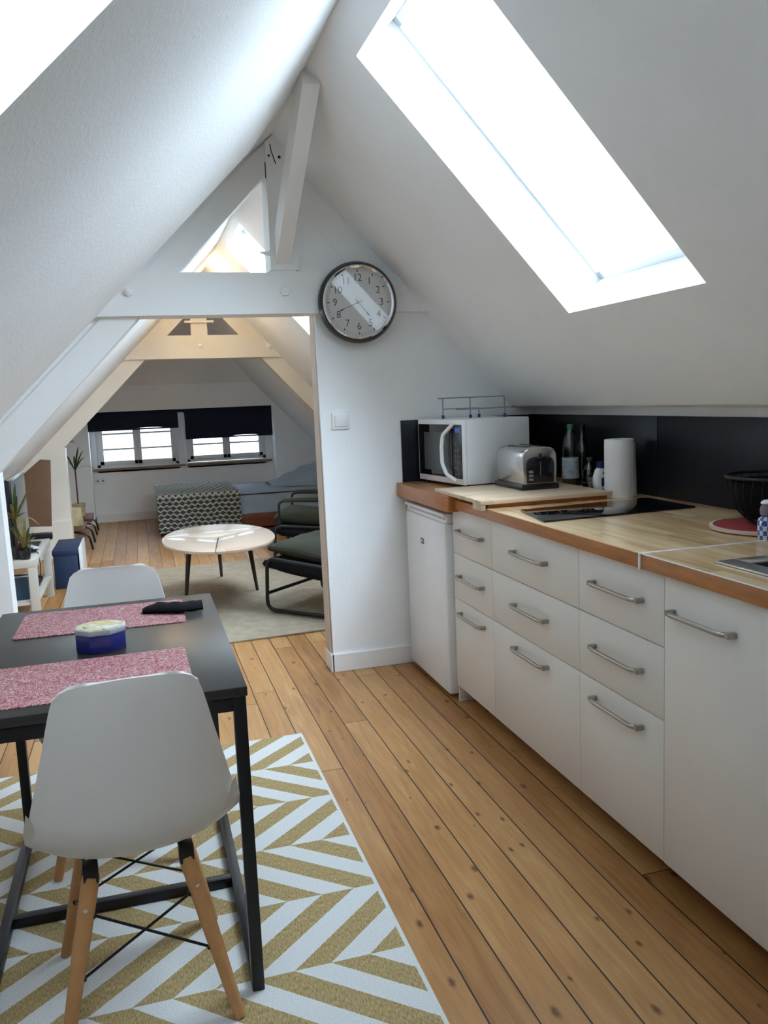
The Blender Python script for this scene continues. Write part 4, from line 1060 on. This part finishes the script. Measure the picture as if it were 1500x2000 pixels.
# television
t = thing('television', 'flat television on the white bench, seen from the side', 'television', (-.84, 6.31, bz))
Mt = Matrix.Translation((-.836, 6.31, bz)) @ Matrix.Rotation(math.radians(1), 4, 'Z')
obj('casing', MB().box((-.03, -.42, .05), (.006, .42, .50), .006, Mt), black_plastic, t)
obj('screen', MB().box((.0055, -.405, .068), (.0085, .405, .485), 0, Mt), mat('tv_screen', (.06, .08, .10), .12), t)
obj('bezel_top', MB().box((-.012, -.42, .495), (.009, .42, .506), .002, Mt), steel, t)
obj('stand', MB().prism([(-.10, -.16), (.11, -.12), (.11, .12), (-.10, .16)], 'Z', .0005, .012, Mt).cyl(Mt @ Vector((-.015, 0, .01)), Mt @ Vector((-.015, 0, .08)), .018), black_plastic, t)
tag(obj('set_top_box', MB().box((-.80, 5.98, bz+.0005), (-.715, 6.13, bz+.024), .003), black_plastic), 'flat black box lying on the white bench top', 'box')
tag(obj('remote_control', MB().box((-.02, -.09, 0), (.02, .09, .014), .005, Matrix.Translation((-.755, 6.06, bz+.0245)) @ Matrix.Rotation(.5, 4, 'Z')), mat('remote_grey', (.55, .57, .58), .4)), 'pale grey remote control lying on the black box', 'remote control')
tag(obj('soundbar', MB().box((-.99, 6.68, bz-.02), (-.68, 6.76, bz+.03), .005), black_plastic), 'long black bar behind the bench end', 'speaker')
mb = MB(); mb.tube([(-.80, 6.0, bz+.012), (-.70, 5.93, bz+.01), (-.681, 5.85, bz-.06), (-.683, 5.78, bz-.16)], .003, 6)
tag(obj('cable', mb, black_plastic), 'thin black cable trailing over the bench edge', 'cable')
# plants
def spiky(name, base, n, L, label, cat, m, pot_r=.05, pot_h=.09, spread=1.0, zup=.6, seed=1, pm=None, up=0):
    rnd_ = random.Random(seed); bx_, by_, bz_ = base
    t = thing(name, label, cat, base)
    obj('pot', MB().lathe([(0, 0), (pot_r*.75, 0), (pot_r, pot_h), (pot_r*.9, pot_h), (pot_r*.85, pot_h-.01), (0, pot_h-.01)], base, 24), pm or black_plastic, t)
    if up: obj('stem', MB().cyl((bx_, by_, bz_+pot_h-.01), (bx_, by_, bz_+pot_h+up), .008), red_wood, t)
    for i in range(n):
        a = 2*math.pi*i/n + rnd_.uniform(-.3, .3); l_ = L*rnd_.uniform(.7, 1.15); el = rnd_.uniform(.4, 1.3)*zup
        pts = []; mb = MB(); tq = bmesh.new(); prev = None
        side = Vector((-math.sin(a), math.cos(a), 0))
        for k_ in range(8):
            u = k_/7; r_ = l_*spread*u; zz = l_*(el*u - .75*u*u*(1.2-el*.5))
            c = Vector((bx_+r_*math.cos(a), by_+r_*math.sin(a), bz_+pot_h+up+zz+.0))
            w_ = .010*math.sin(math.pi*(.12+.85*u))+.0008
            row = (tq.verts.new(c-side*w_), tq.verts.new(c+side*w_+Vector((0, 0, .002))))
            if prev: tq.faces.new((prev[0], prev[1], row[1], row[0]))
            prev = row
        bmesh.ops.solidify(tq, geom=list(tq.faces), thickness=.0015)
        mb.add(tq); obj('leaf', mb, m if i % 3 else leaf_m, t)
    return t
spiky('potted_plant', (-.755, 5.745, bz), 14, .13, 'spiky yellow-green plant on the bench corner in front of the television', 'plant', leaf_y, .04, .06, .6, 1.6, 3)
spiky('potted_plant', (-.80, 5.79, bz), 22, .19, 'taller dry-leaved plant beside the television, leaves fanning over the screen', 'plant', leaf_y, .045, .08, .8, 1.3, 5, up=.17)
spiky('potted_plant', (-.70, 9.86, .20), 9, .31, 'tall green arching plant behind the white post near the left window', 'plant', leaf_m, .08, .14, .75, 1.3, 9, pot_m, up=.36)
# brown panel and post items
tag(obj('brown_panel', MB().prism([(-1.10, .36), (-.805, .345), (-.765, .935), (-.85, .945), (-1.10, .74)], 'Y', 7.98, 8.00, bev=.002), brown_board), 'brown board standing on the low white ledge behind the television', 'board')
t = thing('storage_box', 'dark blue storage box with lid on the floor beside the white bench', 'box', (-.61, 7.1, 0))
obj('box_body', MB().box((-.70, 6.82, .0005), (-.525, 7.42, .265), .003), blue_box_m, t)
obj('lid', MB().box((-.706, 6.814, .262), (-.519, 7.426, .300), .003), blue_box_m, t)
tag(obj('white_folder', MB().box((-.515, 6.84, .0005), (-.500, 7.40, .305), .002), gloss_white), 'thin white board leaning on the right side of the blue box', 'board')
# black tubular rack with wooden top under the plant
t = thing('plant_stand', 'dark stool with curved black legs holding the arching plant', 'stool', (-.68, 9.8, 0))
obj('top', MB().box((-.82, 9.62, .15), (-.56, 10.10, .198), .004), red_wood, t)
for yy in (9.66, 10.04):
    for sx in (-1, 1):
        mb = MB(); mb.tube([(-.69, yy, .145), (-.69+sx*.15, yy, .12), (-.69+sx*.17, yy, .0)], .010, 8, .05); obj('leg', mb, black_metal, t)
t = thing('low_stool', 'black curved metal legs showing right of the white post', 'stool', (-.66, 8.85, 0))
obj('top', MB().box((-.80, 8.62, .19), (-.58, 9.20, .215), .004), red_wood, t)
for yy in (8.66, 9.12):
    for sx in (-1, 1):
        mb = MB(); mb.tube([(-.69, yy, .188), (-.69+sx*.15, yy, .15), (-.69+sx*.175, yy, .0)], .011, 8, .05); obj('leg', mb, black_metal, t)
tag(obj('paper_bag', MB().prism([(-.80, .2155), (-.60, .2155), (-.615, .385), (-.70, .40), (-.785, .38)], 'Y', 8.85, 9.0, bev=.006), pot_m), 'crumpled yellow and white bag on the low stool by the post', 'bag')
# hanger
t = thing('coat_hanger', 'wooden coat hanger hanging beside the white post', 'hanger', (-.68, 8.9, 1.10))
mb = MB(); mb.tube([(-.80, 8.55, 1.045), (-.745, 8.6, 1.12), (-.60, 8.66, 1.060)], .010, 8, .03); mb.tube([(-.80, 8.55, 1.045), (-.60, 8.66, 1.060)], .006, 8); obj('hanger_body', mb, mat('hanger_wood', (.35, .16, .06), .5), t)
mb = MB(); mb.tube([(-.745, 8.6, 1.12), (-.745, 8.6, 1.17), (-.725, 8.6, 1.185), (-.715, 8.6, 1.165)], .003, 6, .01); obj('hook', mb, steel, t)
# outlet
t = thing('power_outlet', 'white double power outlet on the wall under the left window', 'outlet', (-.46, YW, .51))
obj('plate', MB().box((-.545, YW-.012, .465), (-.42, YW-.0005, .545), .003), white_plastic, t)
for xx in (-.512, -.455): obj('socket', MB().cyl((xx, YW-.0135, .505), (xx, YW-.010, .505), .012, seg=16), mat('socket_dark', (.15, .15, .16), .6), t)

# warm lamp near the ridge of the far room (behind the near tie beam)
t = thing('ceiling_lamp', 'small warm ceiling lamp at the ridge of the far room, behind the near beam', 'lamp', (.50, 7.35, 2.36))
obj('cord', MB().cyl((.50, 7.35, 2.22), (.50, 7.35, 2.375), .003, seg=8), white_plastic, t)
obj('bulb', MB().lathe([(0, 0), (.03, .015), (.04, .04), (.03, .07), (.015, .09), (.015, .11), (0, .11)], (.50, 7.35, 2.12), 20), mat('bulb', (.9, .8, .6), .4, emis=((1, .78, .5), 2.0)), t)
obj('lamp_shade', MB().lathe([(0, -.03), (.045, -.025), (.085, .01), (.105, .06), (.101, .06), (.082, .014), (.043, -.02), (0, -.025)], (.50, 7.35, 2.11), 28), gloss_white, t)
ld = bpy.data.lights.new('lamp_light', 'POINT'); ld.energy = 9; ld.color = (1, .74, .45); ld.shadow_soft_size = .03
lo = bpy.data.objects.new('lamp_light', ld); COL.objects.link(lo); lo.location = (.50, 7.35, 2.245)
